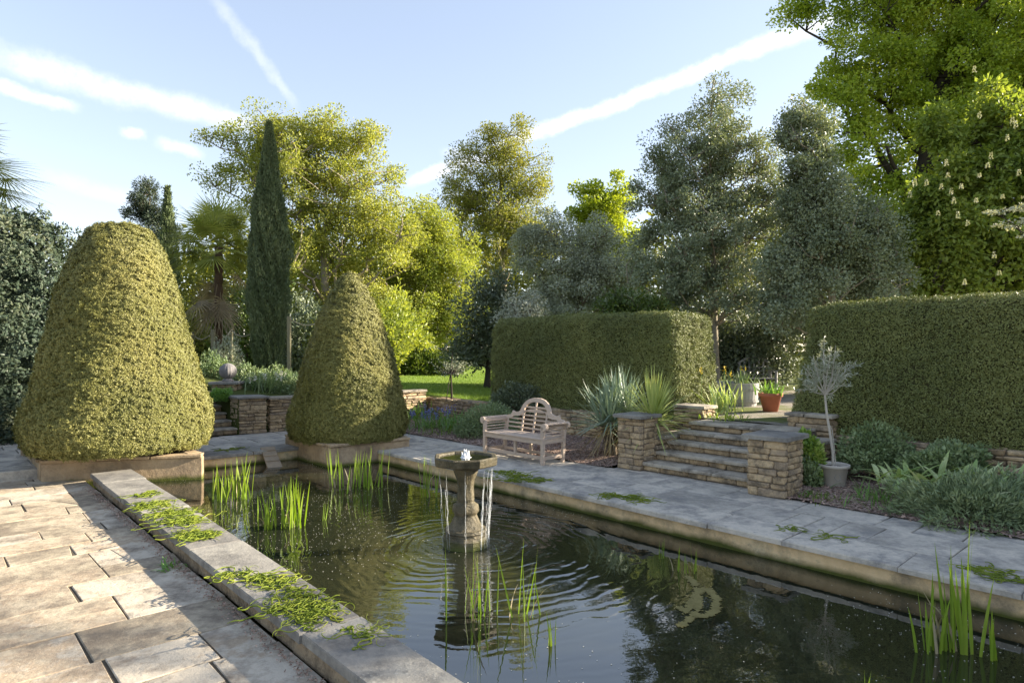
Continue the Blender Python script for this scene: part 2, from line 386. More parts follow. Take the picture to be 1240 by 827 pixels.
def water_mat():
    m, nt, N = newmat('murky pond water')
    p = wpos(nt)
    sub = nt.nodes.new('ShaderNodeVectorMath'); sub.operation = 'SUBTRACT'; nt.links.new(p, sub.inputs[0]); sub.inputs[1].default_value = tuple(FT)
    wob = nt.nodes.new('ShaderNodeTexNoise'); wob.inputs['Scale'].default_value = 2.2; wob.inputs['Detail'].default_value = 2; nt.links.new(p, wob.inputs['Vector'])
    ln = nt.nodes.new('ShaderNodeVectorMath'); ln.operation = 'LENGTH'; nt.links.new(sub.outputs[0], ln.inputs[0])
    r = mth(nt, 'ADD', ln.outputs['Value'], mth(nt, 'MULTIPLY', mth(nt, 'SUBTRACT', wob.outputs['Fac'], .5), .34))
    w1 = mth(nt, 'SINE', mth(nt, 'MULTIPLY', r, 44.)); w2 = mth(nt, 'SINE', mth(nt, 'MULTIPLY', r, 71.))
    env = mth(nt, 'MULTIPLY', mth(nt, 'EXPONENT', mth(nt, 'MULTIPLY', r, -1.0)), mth(nt, 'SMOOTH_MIN', mth(nt, 'MULTIPLY', r, 1.3), 1., .2))
    brk = ramp(nt, noise(nt, p, 1.3, 2), [(.35, (.25,)*3), (.65, (1, 1, 1))])
    rings = mth(nt, 'MULTIPLY', mth(nt, 'MULTIPLY', mth(nt, 'ADD', w1, mth(nt, 'MULTIPLY', w2, .4)), env), brk)
    near = mth(nt, 'EXPONENT', mth(nt, 'MULTIPLY', mth(nt, 'MULTIPLY', r, r), -2.2))
    chop = mth(nt, 'MULTIPLY', mth(nt, 'SUBTRACT', noise(nt, p, 26, 3), .5), mth(nt, 'MULTIPLY', near, 1.6))
    calm = mth(nt, 'MULTIPLY', mth(nt, 'SUBTRACT', noise(nt, p, 5., 3), .5), .22)
    calm2 = mth(nt, 'MULTIPLY', mth(nt, 'SUBTRACT', noise(nt, p, 17., 2), .5), .05)
    h = mth(nt, 'ADD', mth(nt, 'ADD', rings, chop), mth(nt, 'ADD', calm, calm2))
    n = noise(nt, p, .6, 4)
    col = ramp(nt, n, [(.35, (.010, .013, .008)), (.7, (.022, .023, .012))])
    pr = out_principled(nt, col, .015, h, 1., .0044, .5)
    pr.inputs['IOR'].default_value = 2.25
    M['water'] = m
water_mat()
def foam_mat():
    m, nt, N = newmat('falling water')
    p = nt.nodes.new('ShaderNodeBsdfPrincipled'); p.inputs['Base Color'].default_value = (.85, .88, .9, 1); p.inputs['Roughness'].default_value = .25
    t = nt.nodes.new('ShaderNodeBsdfTransparent'); x = nt.nodes.new('ShaderNodeMixShader')
    n = noise(nt, wpos(nt), 9, 3)
    nt.links.new(ramp(nt, n, [(.3, (.12,)*3), (.7, (.5,)*3)]), x.inputs[0])
    o = nt.nodes.new('ShaderNodeOutputMaterial'); nt.links.new(t.outputs[0], x.inputs[1]); nt.links.new(p.outputs[0], x.inputs[2]); nt.links.new(x.outputs[0], o.inputs[0])
    M['stream'] = m
    m2, nt, N = newmat('white water'); out_principled(nt, (.85, .87, .88), .3, noise(nt, wpos(nt), 60, 2), .8, .01, .5, Transmission_Weight=.15); M['foam'] = m2
foam_mat()

# ------------------------------------------------------------------ terrain
def fz(a, b):                                    # upper garden level
    z = .56+.16*sm((b-10.6)/1.6)*sm((13-a)/3)
    z = z+.13*sm((6.7-a)/.3)*sm((a-4.6)/.3)*(1-sm((b-10.6)/1.6))
    z = z+.26*sm((a-13.5)/1.5)*sm((11.5-b)/3)+.45*sm((a-15.6)/3.5)*sm((12-b)/5)
    z = z+.35*sm((a-14)/16)*sm((b-9)/5)
    return z
def onup(x, Y, dz=0.):
    X = (x-CX)*Y/F; p = np.array([X, Y]); return np.array([X, Y, float(fz(p@U, p@V))+dz])
LA0 = 15.12; LB = 10.56                          # where the lower court stops
def terrain():
    aa = np.array([-300, -120, -60, -30, -14, -6, -5, 0, 4, 8, 11.9, 12.4, 14.0, 15.1, 15.14, *np.linspace(15.6, 30, 22), 36, 45, 60, 100, 180, 350.])
    bb = np.array([-300, -150, -60, -30, -14.1, -14, -10, -5, 0, 2.1, 2.3, 2.45, 3.58, 3.62, 5.2, 5.24, 6.4, 6.6, 8, 10, 10.54, 10.58, *np.linspace(11, 24, 20), 30, 40, 60, 100, 180, 350.])
    A, B = np.meshgrid(aa, bb, indexing='ij')
    low = ((A < 15.12) & (B < 10.56)) | ((A < 17.) & (B < 2.4))
    Z = np.where(low, -.2, fz(A, B))
    st_ = (A > 15.13) & (A < 17.1) & (B > 3.6) & (B < 5.21); Z = np.where(st_, (A-15.1)/.36*.15-.22, Z)
    far = np.maximum(np.abs(A), np.abs(B)) > 50
    Z = np.where(far & ~low, Z*.6, Z)
    pond = (A > -5.01) & (A < 12.2) & (B > 2.0) & (B < 6.5)
    Z = np.where(pond, -1.2, Z)
    o = struct('ground', [grid(A, B, Z)], M['ground'])
terrain()
rng = R(5)
def paving(a0, a1, b0, b1, z, along, rng, rw=(.42, .68), ln=(.5, 1.25), th=.05, jit=.02, skip=None, split=0., bv=.007):
    ch = []
    lo, hi, l0, l1 = (a0, a1, b0, b1) if along == 'b' else (b0, b1, a0, a1)
    p = lo
    while p < hi-.05:
        w = rng.uniform(*rw)
        if hi-p-w < rw[0]*.6: w = hi-p
        q = l0
        while q < l1-.03:
            l = rng.uniform(*ln)
            if l1-q-l < ln[0]*.5: l = l1-q
            c = (p+w/2, q+l/2) if along == 'b' else (q+l/2, p+w/2)
            if skip is None or not skip(*c):
                r = ab_rect(p, p+w, q, q+l) if along == 'b' else ab_rect(q, q+l, p, p+w)
                cc = r.mean(0); g = .003+rng.random()*.006
                r = r+(cc-r)/np.linalg.norm(cc-r, axis=1, keepdims=True)*g*1.4+rng.normal(0, jit*.45, r.shape)
                if rng.random() < .35:                      # a knocked-off corner
                    i = rng.integers(4); t1, t2 = rng.uniform(.015, .045, 2)
                    A_, B_, C_ = r[i-1], r[i], r[(i+1) % 4]
                    e1 = B_+unit(A_-B_)*t1; e2 = B_+unit(C_-B_)*t2
                    r = np.array([*r[:i], e1, B_*.35+(e1+e2)*.325, e2, *r[i+1:]])
                parts = [r]
                if split and len(r) == 4 and w > .45 and rng.random() < split:
                    f1, f2 = rng.uniform(.3, .7), rng.uniform(.3, .7); e = .004
                    i0 = rng.integers(2)
                    if i0: parts = [np.array([r[0], r[0]*(1-f1+e)+r[1]*(f1-e), r[3]*(1-f1+e)+r[2]*(f1-e), r[3]]), np.array([r[0]*(1-f1-e)+r[1]*(f1+e), r[1], r[2], r[3]*(1-f1-e)+r[2]*(f1+e)])]
                    else: parts = [np.array([r[0], r[1], r[1]*(1-f2+e)+r[2]*(f2-e), r[0]*(1-f1+e)+r[3]*(f1-e)]), np.array([r[0]*(1-f1-e)+r[3]*(f1+e), r[1]*(1-f2-e)+r[2]*(f2+e), r[2], r[3]])]
                for r in parts: ch.append(prism(r, z-th, z+rng.normal(0, .0022), bv, 0, rng.normal(0, .0028, 2)))
            q += l
        p += w
    return ch
# left terrace, lower by one step
ch = paving(-4, 12.9, -9, 1.84, -.16, 'b', R(11), (.34, .8), (.45, 1.15), split=.4, jit=.016, bv=.005)
ch.append(mat_ix(sheet(-4, 12.9, -9, 1.84, -.169), 1))
struct('paving', ch, [M['slab_left'], M['joint']])
def skip_far(a, b): return (a < 12.75 and 3.0 < b < 6.4) or (a < 13.4 and 1.2 < b < 3.4)
ch = paving(12.92, 15.0, -9, 10.4, 0, 'b', R(12), (.5, .75), (.6, 1.3))+paving(15.0, 16.9, -9, 2.3, 0, 'b', R(14), (.5, .75), (.6, 1.3))
ch.append(mat_ix(sheet(12.92, 15., -9, 10.4, -.028), 1))
r_ = rbox(AB(12.905, -3.6, -.09), AXP, [.03, 5.4, .09], .01); ch.append(r_)
struct('paving', ch, [M['slab_right'], M['joint']])
ch = paving(-5, 12.9, 6.92, 8.22, 0, 'a', R(13), (.5, .72), (.55, 1.25), split=.2)+[prism(ab_rect(a_, a_+.72, 8.225, 8.43), -.05, -.001, .006) for a_ in (3.75, 4.48, 5.21, 5.94)]
ch.append(mat_ix(sheet(-5, 12.9, 6.9, 8.22, -.02), 1))
struct('paving', ch, [M['slab_right'], M['joint']])
# water
struct('water', [sheet(-4.9, 12.3, 2.15, 6.45, WZ, 1, 1)], M['water'])
# mulch beds
def bedz(A, B): return .02+.05*sm((B-8.2)/.6)+.012*np.sin(A*5.1+B*3.)*np.sin(B*7.+A)
struct('mulch_bed', [sheet(6.7, 15.0, 8.15, 10.5, 0, 60, 26, bedz)], M['mulch'])
struct('mulch_bed', [sheet(-6, 4.0, 8.15, 10.5, 0, 60, 26, bedz)], M['mulch'])
# upper garden sheets
struct('lawn', [sheet(12.6, 34, 10.85, 26, 0, 50, 40, lambda A, B: fz(A, B)+.02)], M['lawn'])
struct('gravel_path', [sheet(4.75, 6.55, 10.3, 12.0, 0, 6, 8, lambda A, B: np.maximum(fz(A, np.maximum(B, 10.6)), .66)+.014)], M['gravel'])
struct('gravel_path', [sheet(2.6, 8.6, 12.0, 21, 0, 14, 22, lambda A, B: fz(A, B)+.015+.006*np.sin(A*4)*np.sin(B*3))], M['gravel'])
struct('gravel_path', [sheet(15.3, 22, 3.0, 4.5, 0, 12, 4, lambda A, B: fz(A, B)+.012)], M['gravel'])
def scat(a0, a1, b0, b1, n, rng): return rng.uniform(a0, a1, n), rng.uniform(b0, b1, n)
def chips():
    rng = R(21); pts = []
    for a0, a1, n in ((6.7, 13.5, 9000), (-1, 4.0, 6000)):
        a, b = scat(a0, a1, 8.12, 10.4, n, rng); P = np.stack([a*U[0]+b*V[0], a*U[1]+b*V[1], bedz(a, b)+.004], 1); pts.append(P)
    P = np.vstack(pts); n = len(P); D = rng.normal(size=(n, 3)); D[:, 2] *= .35
    stuff('bark_chippings', [cards(P, D, rng.uniform(.02, .06, n), rng.uniform(.012, .03, n), rng, .1, S=np.array([[0., 0, 1.]])+rng.normal(0, .6, (n, 3)))], M['chip'], 'loose brown and pink bark chippings strewn over the planting beds', 'bark chippings')
chips()

def stones(p0, p1, z0, z1, n, rng, ch=(.065, .12), ln=(.12, .34), dep=.1, prot=.012, jit=.005):
    out = []; d = np.asarray(p1)-np.asarray(p0); L = np.linalg.norm(d); d = d/L; n = np.asarray(n)
    ax = [[*d, 0], [*n, 0], [0, 0, 1]]; z = z0
    while z < z1-.02:
        h = rng.uniform(*ch)
        if z1-z-h < ch[0]*.7: h = z1-z
        q = 0.
        while q < L-.01:
            l = rng.uniform(*ln)*(1.2 if h > .09 else 1)
            if L-q-l < ln[0]*.7: l = L-q
            c = np.asarray(p0)+d*(q+l/2)+n*(-dep/2+rng.uniform(0, prot))
            out.append(rbox((*c, z+h/2), ax, [l/2-.004, dep/2, h/2-.004], .014, jit, rng))
            q += l
        z += h
    return out
# ------------------------------------------------------------------ pond walls and coping
def coping_run(p0, p1, z, width, th, rng, inward, ln=(.75, 1.3), w0=None):   # slabs from p0 to p1 (world 2D), spreading by width along inward
    d = p1-p0; L = np.linalg.norm(d); d = d/L; q = 0; ch = []
    while q < L-.02:
        l = rng.uniform(*ln)
        if L-q-l < ln[0]*.6: l = L-q
        w = width+rng.normal(0, .004); wa, wb = (w, w) if w0 is None else (np.interp(q/L, [.3, 1], [w0, width]), np.interp((q+l)/L, [.3, 1], [w0, width]))
        r = np.array([p0+d*(q+.005), p0+d*(q+l-.005), p0+d*(q+l-.005)+inward*wb, p0+d*(q+.005)+inward*wa])+rng.normal(0, .006, (4, 2))
        ch.append(prism(r, z-th, z+rng.normal(0, .003), .012, 0, rng.normal(0, .003, 2)))
        q += l
    return ch
t = thing('pond_wall', 'low pond wall with lichened grey coping between the sunny terrace and the water', 'wall', AB(4, 2.1, WZ))
build('coping', coping_run(AB(-4.9, 1.84)[:2], AB(11.85, 1.84)[:2], 0., .58, .065, R(31), V, (1., 1.9), .39), M['coping'], t)
build('wall_face', [rbox(AB(3.5, 2.145, -.41), AXP, [8.4, .06, .345], .01)], M['planter'], t)
build('outer_face', stones(AB(-4.9, 1.875)[:2], AB(11.8, 1.875)[:2], -.2, -.066, -V, R(35), (.13, .14), (.35, .9), .22, .012, .006), M['kerb'], t)
t = thing('pond_wall', 'far right pond wall of tan render with moss at the waterline under grey slabs', 'wall', AB(3.5, 6.7, WZ))
build('coping', coping_run(AB(-4.9, 6.36)[:2], AB(10.88, 6.36)[:2], 0., .56, .055, R(32), V), M['slab_right'], t)
build('wall_face', [rbox(AB(3.5, 6.64, -.40), AXP, [8.4, .225, .343], .01)], M['render'], t)
t = thing('pond_wall', 'short pond wall at the far end between the two topiary planters', 'wall', AB(12.6, 4.4, WZ))
build('coping', coping_run(AB(12.3, 2.6)[:2], AB(12.3, 6.6)[:2], 0., .61, .06, R(33), U), M['coping'], t)
build('wall_face', [rbox(AB(12.6, 4.5, -.4), AXP, [.25, 2.1, .338], .01)], M['render'], t)
t = thing('pond_wall', 'near pond wall closing the pond at its nearest end', 'wall', AB(-5, 4.4, WZ))
build('coping', coping_run(AB(-5.4, 1.84)[:2], AB(-5.4, 6.9)[:2], 0., .5, .06, R(34), U), M['coping'], t)
build('wall_face', [rbox(AB(-5.15, 4.4, -.4), AXP, [.2, 2.4, .338], .01)], M['render'], t)

# ------------------------------------------------------------------ planters
def planter(label, FL, FR, depth, z0, z1, seed):
    rng = R(seed); FL = np.array(FL); FR = np.array(FR); BR = FR+depth; BL = FL+depth
    c = (FL+FR+BR+BL)/4
    t = thing('stone_planter', label, 'planter', (*c, z0))
    Q = [FL, FR, BR, BL]; face = []; cap = []
    for i in range(4):
        p, q = Q[i], Q[(i+1) % 4]; d = q-p; L = np.linalg.norm(d); d = d/L; n = np.array([d[1], -d[0]])
        ax = [[*d, 0], [*n, 0], [0, 0, 1]]
        e = .16 if i % 2 == 0 else -.003
        s0 = 0 if i % 2 == 0 else .16; s1 = L if i % 2 == 0 else L-.16
        m_ = p+d*(s0+s1)/2-n*.08
        face.append(rbox((*m_, (z0+z1-.05)/2), ax, [(s1-s0)/2, .08, (z1-.05-z0)/2], .012))
        k = max(2, int(round((s1-s0)/.75))); st = (s1-s0)/k
        for j in range(k):
            cc = p+d*(s0+(j+.5)*st)-n*.07
            cap.append(rbox((*cc, z1-.022+rng.normal(0, .003)), ax, [st/2-.004, .115, .026], .012, .004, rng))
    build('wall_face', face, M['planter'], t); build('coping', cap, M['planter'], t)
    sp = c+(np.array(Q)-c)*.93
    build('soil', [(np.array([[*p, z1-.04] for p in sp]), [[0, 1, 2, 3]], 0)], M['soil'], t)
    return t
FL = G(49, 583.6, -.16)[:2]; FR = AB(11.46, 3.38)[:2]
planter('low sunlit stone planter under the big left topiary', FL, FR, U*2.35, -.5, .18, 41)
P2 = [AB(11.0, 5.42)[:2], AB(10.9, 7.1)[:2]]
planter('weathered stone planter under the smaller topiary at the pond corner', P2[0], P2[1], U*1.95, -.5, .18, 42)

# ------------------------------------------------------------------ clipped yews
def topiary(label, c, prof, z0, n, mat, seed, s=1.):
    rng = R(seed); pr = np.array(prof)
    k = 46; tt = np.linspace(0, 1, k); zz = np.interp(tt, np.linspace(0, 1, len(pr)), pr[:, 1]); rr = np.interp(tt, np.linspace(0, 1, len(pr)), pr[:, 0])
    w = np.array([.06, .1, .2, .28, .2, .1, .06]); 
    pad = np.concatenate([[rr[0]]*3, rr, [rr[-1]]*3]); rr2 = np.convolve(pad, w/w.sum(), 'valid'); rr2[0] = rr[0]; rr2[-1] = .01
    ph = rng.random(4)*6.28
    wob = lambda th, z: 1+.018*np.sin(3*th+z*1.3+ph[0])+.012*np.sin(7*th-z*2.6+ph[1])+.012*np.sin(z*6.+2*th+ph[2])
    core = lathe(np.stack([rr2, zz], 1), (c[0], c[1], 0), 56, 1, 0, wob)
    P, Nn, ar = tri_sample(core, n, rng)
    flip = ((P-np.array([c[0], c[1], (z0+zz.max())/2]))*Nn).sum(1) < 0; Nn[flip] *= -1
    Q = P*[1, 1, 1.7]; d = .012*vn(Q, 3.5, seed)+.02*vn(Q, 10., seed+1)+.026*vn(Q, 25., seed+2)
    P = P+Nn*(d+rng.uniform(-.035, .008, n)+(rng.random(n) < .006)*rng.uniform(.0, .04, n))[:, None]
    T_ = rng.normal(size=(n, 3)); D = unit(T_-Nn*(T_*Nn).sum(1)[:, None])*.8+Nn*rng.uniform(.0, .5, n)[:, None]+np.array([0, 0, .12])
    L = rng.uniform(.016, .034, n)*s
    o = thing('topiary', label, 'topiary', (c[0], c[1], z0))
    cv = core[0].copy(); cc = np.array([c[0], c[1], 0]); cv[:, :2] = cc[:2]+(cv[:, :2]-cc[:2])*.955; cv[:, 2] = np.minimum(cv[:, 2], zz.max()-.05)
    build('foliage', [cards(P, D, L, L*.55, rng, .15, S=Nn+rng.normal(0, .33, (n, 3))), (cv, core[1], 1)], [mat, M['twig']], o)
    build('trunk', [tube([(c[0], c[1], z0-.1), (c[0], c[1], z0+.5)], [.12, .1], 8)], M['bark'], o)
    return o
c1 = np.array([-6.80, 11.2]); k1 = 11.2/F*.835
pf = [(110, 541), (118, 533), (121, 518), (118, 503), (109, 475), (100, 449), (90, 410), (79, 370), (70, 340), (61, 312), (51, 295), (38, 281), (22, 274), (1, 272)]
topiary('huge rounded yew topiary in full sun on the left planter', c1, [(p*k1, CAMZ-(y-HZ)*11.2/F) for p, y in pf], .17, 640000, M['yew'], 51)
c2 = np.array(AB(11.93, 6.33)[:2]); Y2 = c2[1]; k2 = Y2/F*.93
pf = [(69, 529), (74, 522), (75, 508), (72, 492), (68, 477), (60, 446), (50, 414), (37, 383), (27, 362), (18, 345), (11, 336), (5, 331), (1, 329)]
topiary('smaller conical yew topiary half in shade at the far pond corner', c2, [(p*k2, CAMZ-(y-HZ)*Y2/F) for p, y in pf], .17, 380000, M['yew'], 52)

def hedge(label, a0, a1, b0, b1, z0, z1, batter, n, mat, seed, rnd=.22, name='hedge', cat='hedge', axp=True, sz=1., amp=1., leafdir=.28, box=None):
    rng = R(seed)
    def surf(nu, nv):                                       # rounded box, as a wrapped cross-section grid: sides and top
        ch = []
        return ch
    # superellipsoid-like box from a subdivided cube
    g = np.linspace(-1, 1, 25); X, Y = np.meshgrid(g, g, indexing='ij'); O = np.ones_like(X)
    fs = [(X, Y, O), (Y, X, -O), (X, O, Y), (Y, -O, X), (O, Y, X), (-O, X, Y)]
    ch = None; vs = []; qs = []; off = 0
    hx, hy, hz = (a1-a0)/2, (b1-b0)/2, (z1-z0)/2
    for A, B, C in fs:
        if A is fs[1][0] and C is fs[1][2]: pass
        p = np.stack([A*hx, B*hy, C*hz], -1).reshape(-1, 3)
        inn = np.clip(p, [-hx+rnd, -hy+rnd, -hz+.05], [hx-rnd, hy-rnd, hz-rnd]); dlt = p-inn
        dl = np.linalg.norm(dlt, axis=1, keepdims=True)
        p = inn+np.where(dl > 1e-6, dlt/np.maximum(dl, 1e-6)*np.minimum(dl, rnd), 0)
        t = (p[:, 2]+hz)/(2*hz); shrink = 1-t
        p[:, 0] *= (hx-batter*t)/hx; p[:, 1] *= (hy-batter*.6*t)/hy
        vs.append(p)
        m = 25; i = np.arange(m-1)[:, None]*m; j = np.arange(m-1)[None, :]
        qs.append(np.stack([i+j, i+m+j, i+m+j+1, i+j+1], -1).reshape(-1, 4)+off); off += m*m
    vs = np.vstack(vs); q = np.vstack(qs)
    W = np.array([(a0+a1)/2*U[0]+(b0+b1)/2*V[0], (a0+a1)/2*U[1]+(b0+b1)/2*V[1], (z0+z1)/2])+vs@AXP
    W = W+(unit(vs)@AXP)*(.05*amp*nz(W, 1.4, seed+7)+.03*nz(W, 3.3, seed+8))[:, None]
    core = (W, q, 1); ctr = W.mean(0)
    P, Nn, ar = tri_sample(core, n, rng)
    loc = (P-ctr)@AXP.T/np.array([hx, hy, hz]); Nl = Nn@AXP.T
    Nn[(loc*Nl).sum(1) < 0] *= -1
    keep = Nn[:, 2] > -.6; P = P[keep]; Nn = Nn[keep]; k = len(P)
    Q = P*[1, 1, 1.7]; fn = .55 if amp < 2 else 1.; d = (amp > 2)*(.13*nz(P, 4.5, seed+5)+.10*nz(P*[1, 1, 1.6], 9., seed+6))+amp*fn*(.034*vn(Q, 3.2, seed)+.04*vn(Q, 9., seed+1)+.028*vn(Q, 20., seed+2))
    stray = rng.random(k) < .012; P = P+Nn*(d+rng.uniform(-.05, .015, k)+stray*rng.uniform(.0, .07, k))[:, None]
    T_ = rng.normal(size=(k, 3)); D = unit(T_-Nn*(T_*Nn).sum(1)[:, None])*.8+Nn*rng.uniform(.0, .75, k)[:, None]+np.array([0, 0, .12]); L = rng.uniform(.026, .056, k)*sz*(.72 if amp < 2 else 1)
    o = thing(name, label, cat, (ctr[0], ctr[1], z0))
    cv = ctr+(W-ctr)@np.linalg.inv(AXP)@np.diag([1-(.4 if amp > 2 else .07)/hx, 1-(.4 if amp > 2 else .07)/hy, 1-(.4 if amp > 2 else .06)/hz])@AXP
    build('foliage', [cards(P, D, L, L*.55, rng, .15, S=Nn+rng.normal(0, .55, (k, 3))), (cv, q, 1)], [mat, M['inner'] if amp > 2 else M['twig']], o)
    for a in np.arange(a0+.4, a1, 1.1): build('trunk', [tube([AB(a, (b0+b1)/2, z0-.1), AB(a+.05, (b0+b1)/2, z0+.6)], [.06, .05], 6)], M['bark'], o)
    return o
hedge('clipped yew hedge block behind the bench with a sunlit right end', 7.05, 12.75, 10.62, 12.3, .55, 2.68, .1, 420000, M['yew_dark'], 61)
hedge('long dark yew hedge behind the potted olive at the right', -4.5, 5.0, 10.6, 12.3, .55, 2.68, .32, 480000, M['yew_dark'], 62)

# ------------------------------------------------------------------ stonework
def pier(label, cor, z0, z1, cap, seed, name='stone_pier', over=.05):
    rng = R(seed); cor = [np.asarray(c, float) for c in cor]; c = sum(cor)/len(cor)
    t = thing(name, label, 'stone pier', (*c, z0))
    ch = []
    for i in range(4):
        p, q = cor[i], cor[(i+1) % 4]; d = unit(q-p); n = np.array([d[1], -d[0]])
        if n@((p+q)/2-c) < 0: n = -n
        e = 0 if i % 2 == 0 else .1
        ch += stones(p+d*e, q-d*e, z0, z1-cap, n, rng)
    inner = c+(np.array(cor)-c)*.93
    ch.append(mat_ix(prism(inner, z0, z1-cap-.01, .01), 1))
    build('stonework', ch, [M['pier'], M['mortar']], t)
    out = np.array([p+unit(p-c)*over*1.4 for p in cor])+rng.normal(0, .006, (4, 2))
    build('cap_stone', [prism(out, z1-cap, z1, .012)], M['coping'], t)
    return t
pier('stone pier left of the garden steps, with yuccas behind it', [AB(6.64, 8.32)[:2], AB(6.18, 8.32)[:2], AB(6.18, 8.8)[:2], AB(6.64, 8.8)[:2]], 0, .88, .055, 71)
pier('stone pier right of the garden steps, beside the potted olive', [AB(4.27, 8.08)[:2], AB(3.76, 8.1)[:2], AB(3.78, 8.68)[:2], AB(4.29, 8.68)[:2]], 0, .80, .06, 72)
def steps(label, a0, a1, bs, z0, rise, seed):
    rng = R(seed); t = thing('stone_steps', label, 'steps', AB((a0+a1)/2, bs[0], z0))
    for i, b in enumerate(bs):
        z = z0+rise*i; e = a1+.08 if i == 0 else a1
        rs = stones(AB(a0, b+.03)[:2], AB(e, b+.03)[:2], z, z+rise-.045, -V, rng, (.08, .1), (.2, .42), .12, .01)
        nb = bs[i+1] if i+1 < len(bs) else b+.6
        rs.append(mat_ix(rbox(AB((a0+e)/2, (b+nb)/2+.1, z+(rise-.05)/2-.01), AXP, [(e-a0)/2, (nb-b)/2+.05, (rise-.05)/2], .005), 1))
        s = build('step', rs, [M['pier'], M['mortar']], t)
        tr = []; cut = np.linspace(a0, e, 4)+np.array([0, *rng.normal(0, .12, 2), 0])
        for j in range(3):
            r = np.array([AB(cut[j]+.003, b-.015)[:2], AB(cut[j+1]-.003, b-.015)[:2], AB(cut[j+1]-.003, nb+.06)[:2], AB(cut[j]+.003, nb+.06)[:2]])+rng.normal(0, .005, (4, 2))
            tr.append(prism(r, z+rise-.045, z+rise+rng.normal(0, .002), .014))
        build('tread', tr, M['tread'], s)
    return t
steps('five worn stone steps climbing between the two piers to the upper garden', 4.3, 6.2, [8.40, 8.75, 9.08, 9.40, 9.72], 0, .137, 73)
def wall(label, p0, p1, z0, z1, thick, seed, cap=None, front=-V, mat='pier', name='stone_wall', ln=(.18, .5), back=True):
    rng = R(seed); p0 = np.asarray(p0, float); p1 = np.asarray(p1, float); c = (p0+p1)/2; front = np.asarray(front)
    d = unit(p1-p0); ax = [[*d, 0], [*front, 0], [0, 0, 1]]; L = np.linalg.norm(p1-p0)
    t = thing(name, label, 'stone wall', (*(c-front*thick/2), z0))
    h1 = z1-(cap or 0)
    ch = stones(p0, p1, z0, h1, front, rng, (.05, .11), ln, .12, .03, .008)
    if back: ch += stones(p0-front*thick, p1-front*thick, z0, h1, -front, rng, (.05, .11), ln, .1, .01, .008)
    for p, s in ((p0, -1), (p1, 1)): ch += stones(p-front*.12, p-front*(thick-.11), z0, h1, d*s, rng, (.05, .11), (.1, .3), .1, .015, .006)
    m_ = c-front*thick/2
    ch.append(mat_ix(rbox((*m_, (z0+h1)/2-.01), ax, [L/2-.03, thick/2-.03, (h1-z0)/2-.005], .01), 1))
    build('stonework', ch, [M[mat], M['mortar']], t)
    if cap: build('coping', coping_run(p0+front*.03-d*.03, p1+front*.03+d*.03, z1, thick+.06, cap, rng, -front, (.4, .8)), M['tread'], t)
    return t
wall('dry stone retaining wall behind the bench under the middle hedge', AB(6.95, 10.42)[:2], AB(17.2, 10.42)[:2], 0, .6, .3, 74, front=-V)
wall('dry stone retaining wall behind the juniper under the right hedge', AB(-6, 10.42)[:2], AB(4.05, 10.42)[:2], 0, .6, .3, 75, front=-V, ln=(.25, .7))
wall('low capped stone wall end at the top left of the steps', AB(6.3, 10.36)[:2], AB(6.93, 10.36)[:2], 0, .9, .4, 76, .05)
wall('low capped stone wall end at the top right of the steps', AB(4.1, 10.36)[:2], AB(4.78, 10.36)[:2], 0, .9, .4, 77, .05)
wall('cheek wall beside the steps under the yuccas', AB(6.22, 8.82)[:2], AB(6.22, 10.34)[:2], 0, .5, .25, 78, .05, front=-U)
wall('cheek wall beside the steps behind the variegated climber', AB(4.28, 8.7)[:2], AB(4.28, 10.34)[:2], 0, .55, .25, 79, .05, front=U)
# far steps and their pier
pc = G(289.5, 526); pd = G(323, 524)
pp = [pc[:2], pd[:2], pd[:2]+U*.6, pc[:2]+U*.6]
pier('stone pier beside the distant steps at the far end of the pond', pp, 0, .86, .05, 81)
def far_steps():
    rng = R(82); L = G(255, 528)[:2]-V*1.0; Rr = pc[:2]-V*.02; d = unit(Rr-L); n = -U
    t = thing('stone_steps', 'distant stone steps between the two topiaries rising to the terrace', 'steps', (*((L+Rr)/2), 0))
    for i in range(7):
        z = .15*i; off = U*(.06+.36*i)
        e = d*.22 if i == 0 else 0
        s = build('step', stones(L+off, Rr+off+e*0, z, z+.105, n, rng, (.09, .11), (.3, .6), .3, .008)+[mat_ix(prism(np.array([L+off+U*.1, Rr+off+U*.1, Rr+off+U*.42, L+off+U*.42]), z, z+.1, .005), 1)], [M['pier'], M['mortar']], t)
        build('tread', [prism(np.array([L+off-U*.02, Rr+off-U*.02, Rr+off+U*.4, L+off+U*.4]), z+.105, z+.15, .012)], M['tread'], s)
far_steps()
wall('retaining wall at the far end behind the pond, right of the distant steps', AB(14.98, 5.9)[:2], AB(14.98, 10.3)[:2], 0, .82, .3, 83, .05, front=-U)
wall('retaining wall at the far end behind the pond, left of the distant steps', AB(15.0, 2.3)[:2], AB(15.0, 3.6)[:2], 0, .85, .3, 84, .05, front=-U)
q0 = PD(276, 480, 16.3); q0 = q0[:2]
pier('small stone pedestal carrying the ribbed ball at the head of the distant steps', [q0+np.array(w) for w in ((-.3, -.25), (.3, -.25), (.3, .25), (-.3, .25))], .4, 1.13, .06, 85)
def ball():
    pr = [(.02, 0), (.14, .0), (.13, .05), (.07, .07)]+[(.2*math.sin(t), .26-.2*math.cos(t)) for t in np.linspace(.4, math.pi-.05, 16)]
    t = thing('stone_ball', 'ribbed grey stone ball ornament on the far pedestal', 'garden ornament', (q0[0], q0[1], 1.13))
    build('ball', [lathe(pr[4:], (q0[0], q0[1], 1.13), 48, 0, 0, lambda th, z: 1+.05*np.cos(16*th))], M['ball'], t, True)
    build('foot', [lathe(pr[:5], (q0[0], q0[1], 1.13), 24)], M['ball'], t, True)
ball()

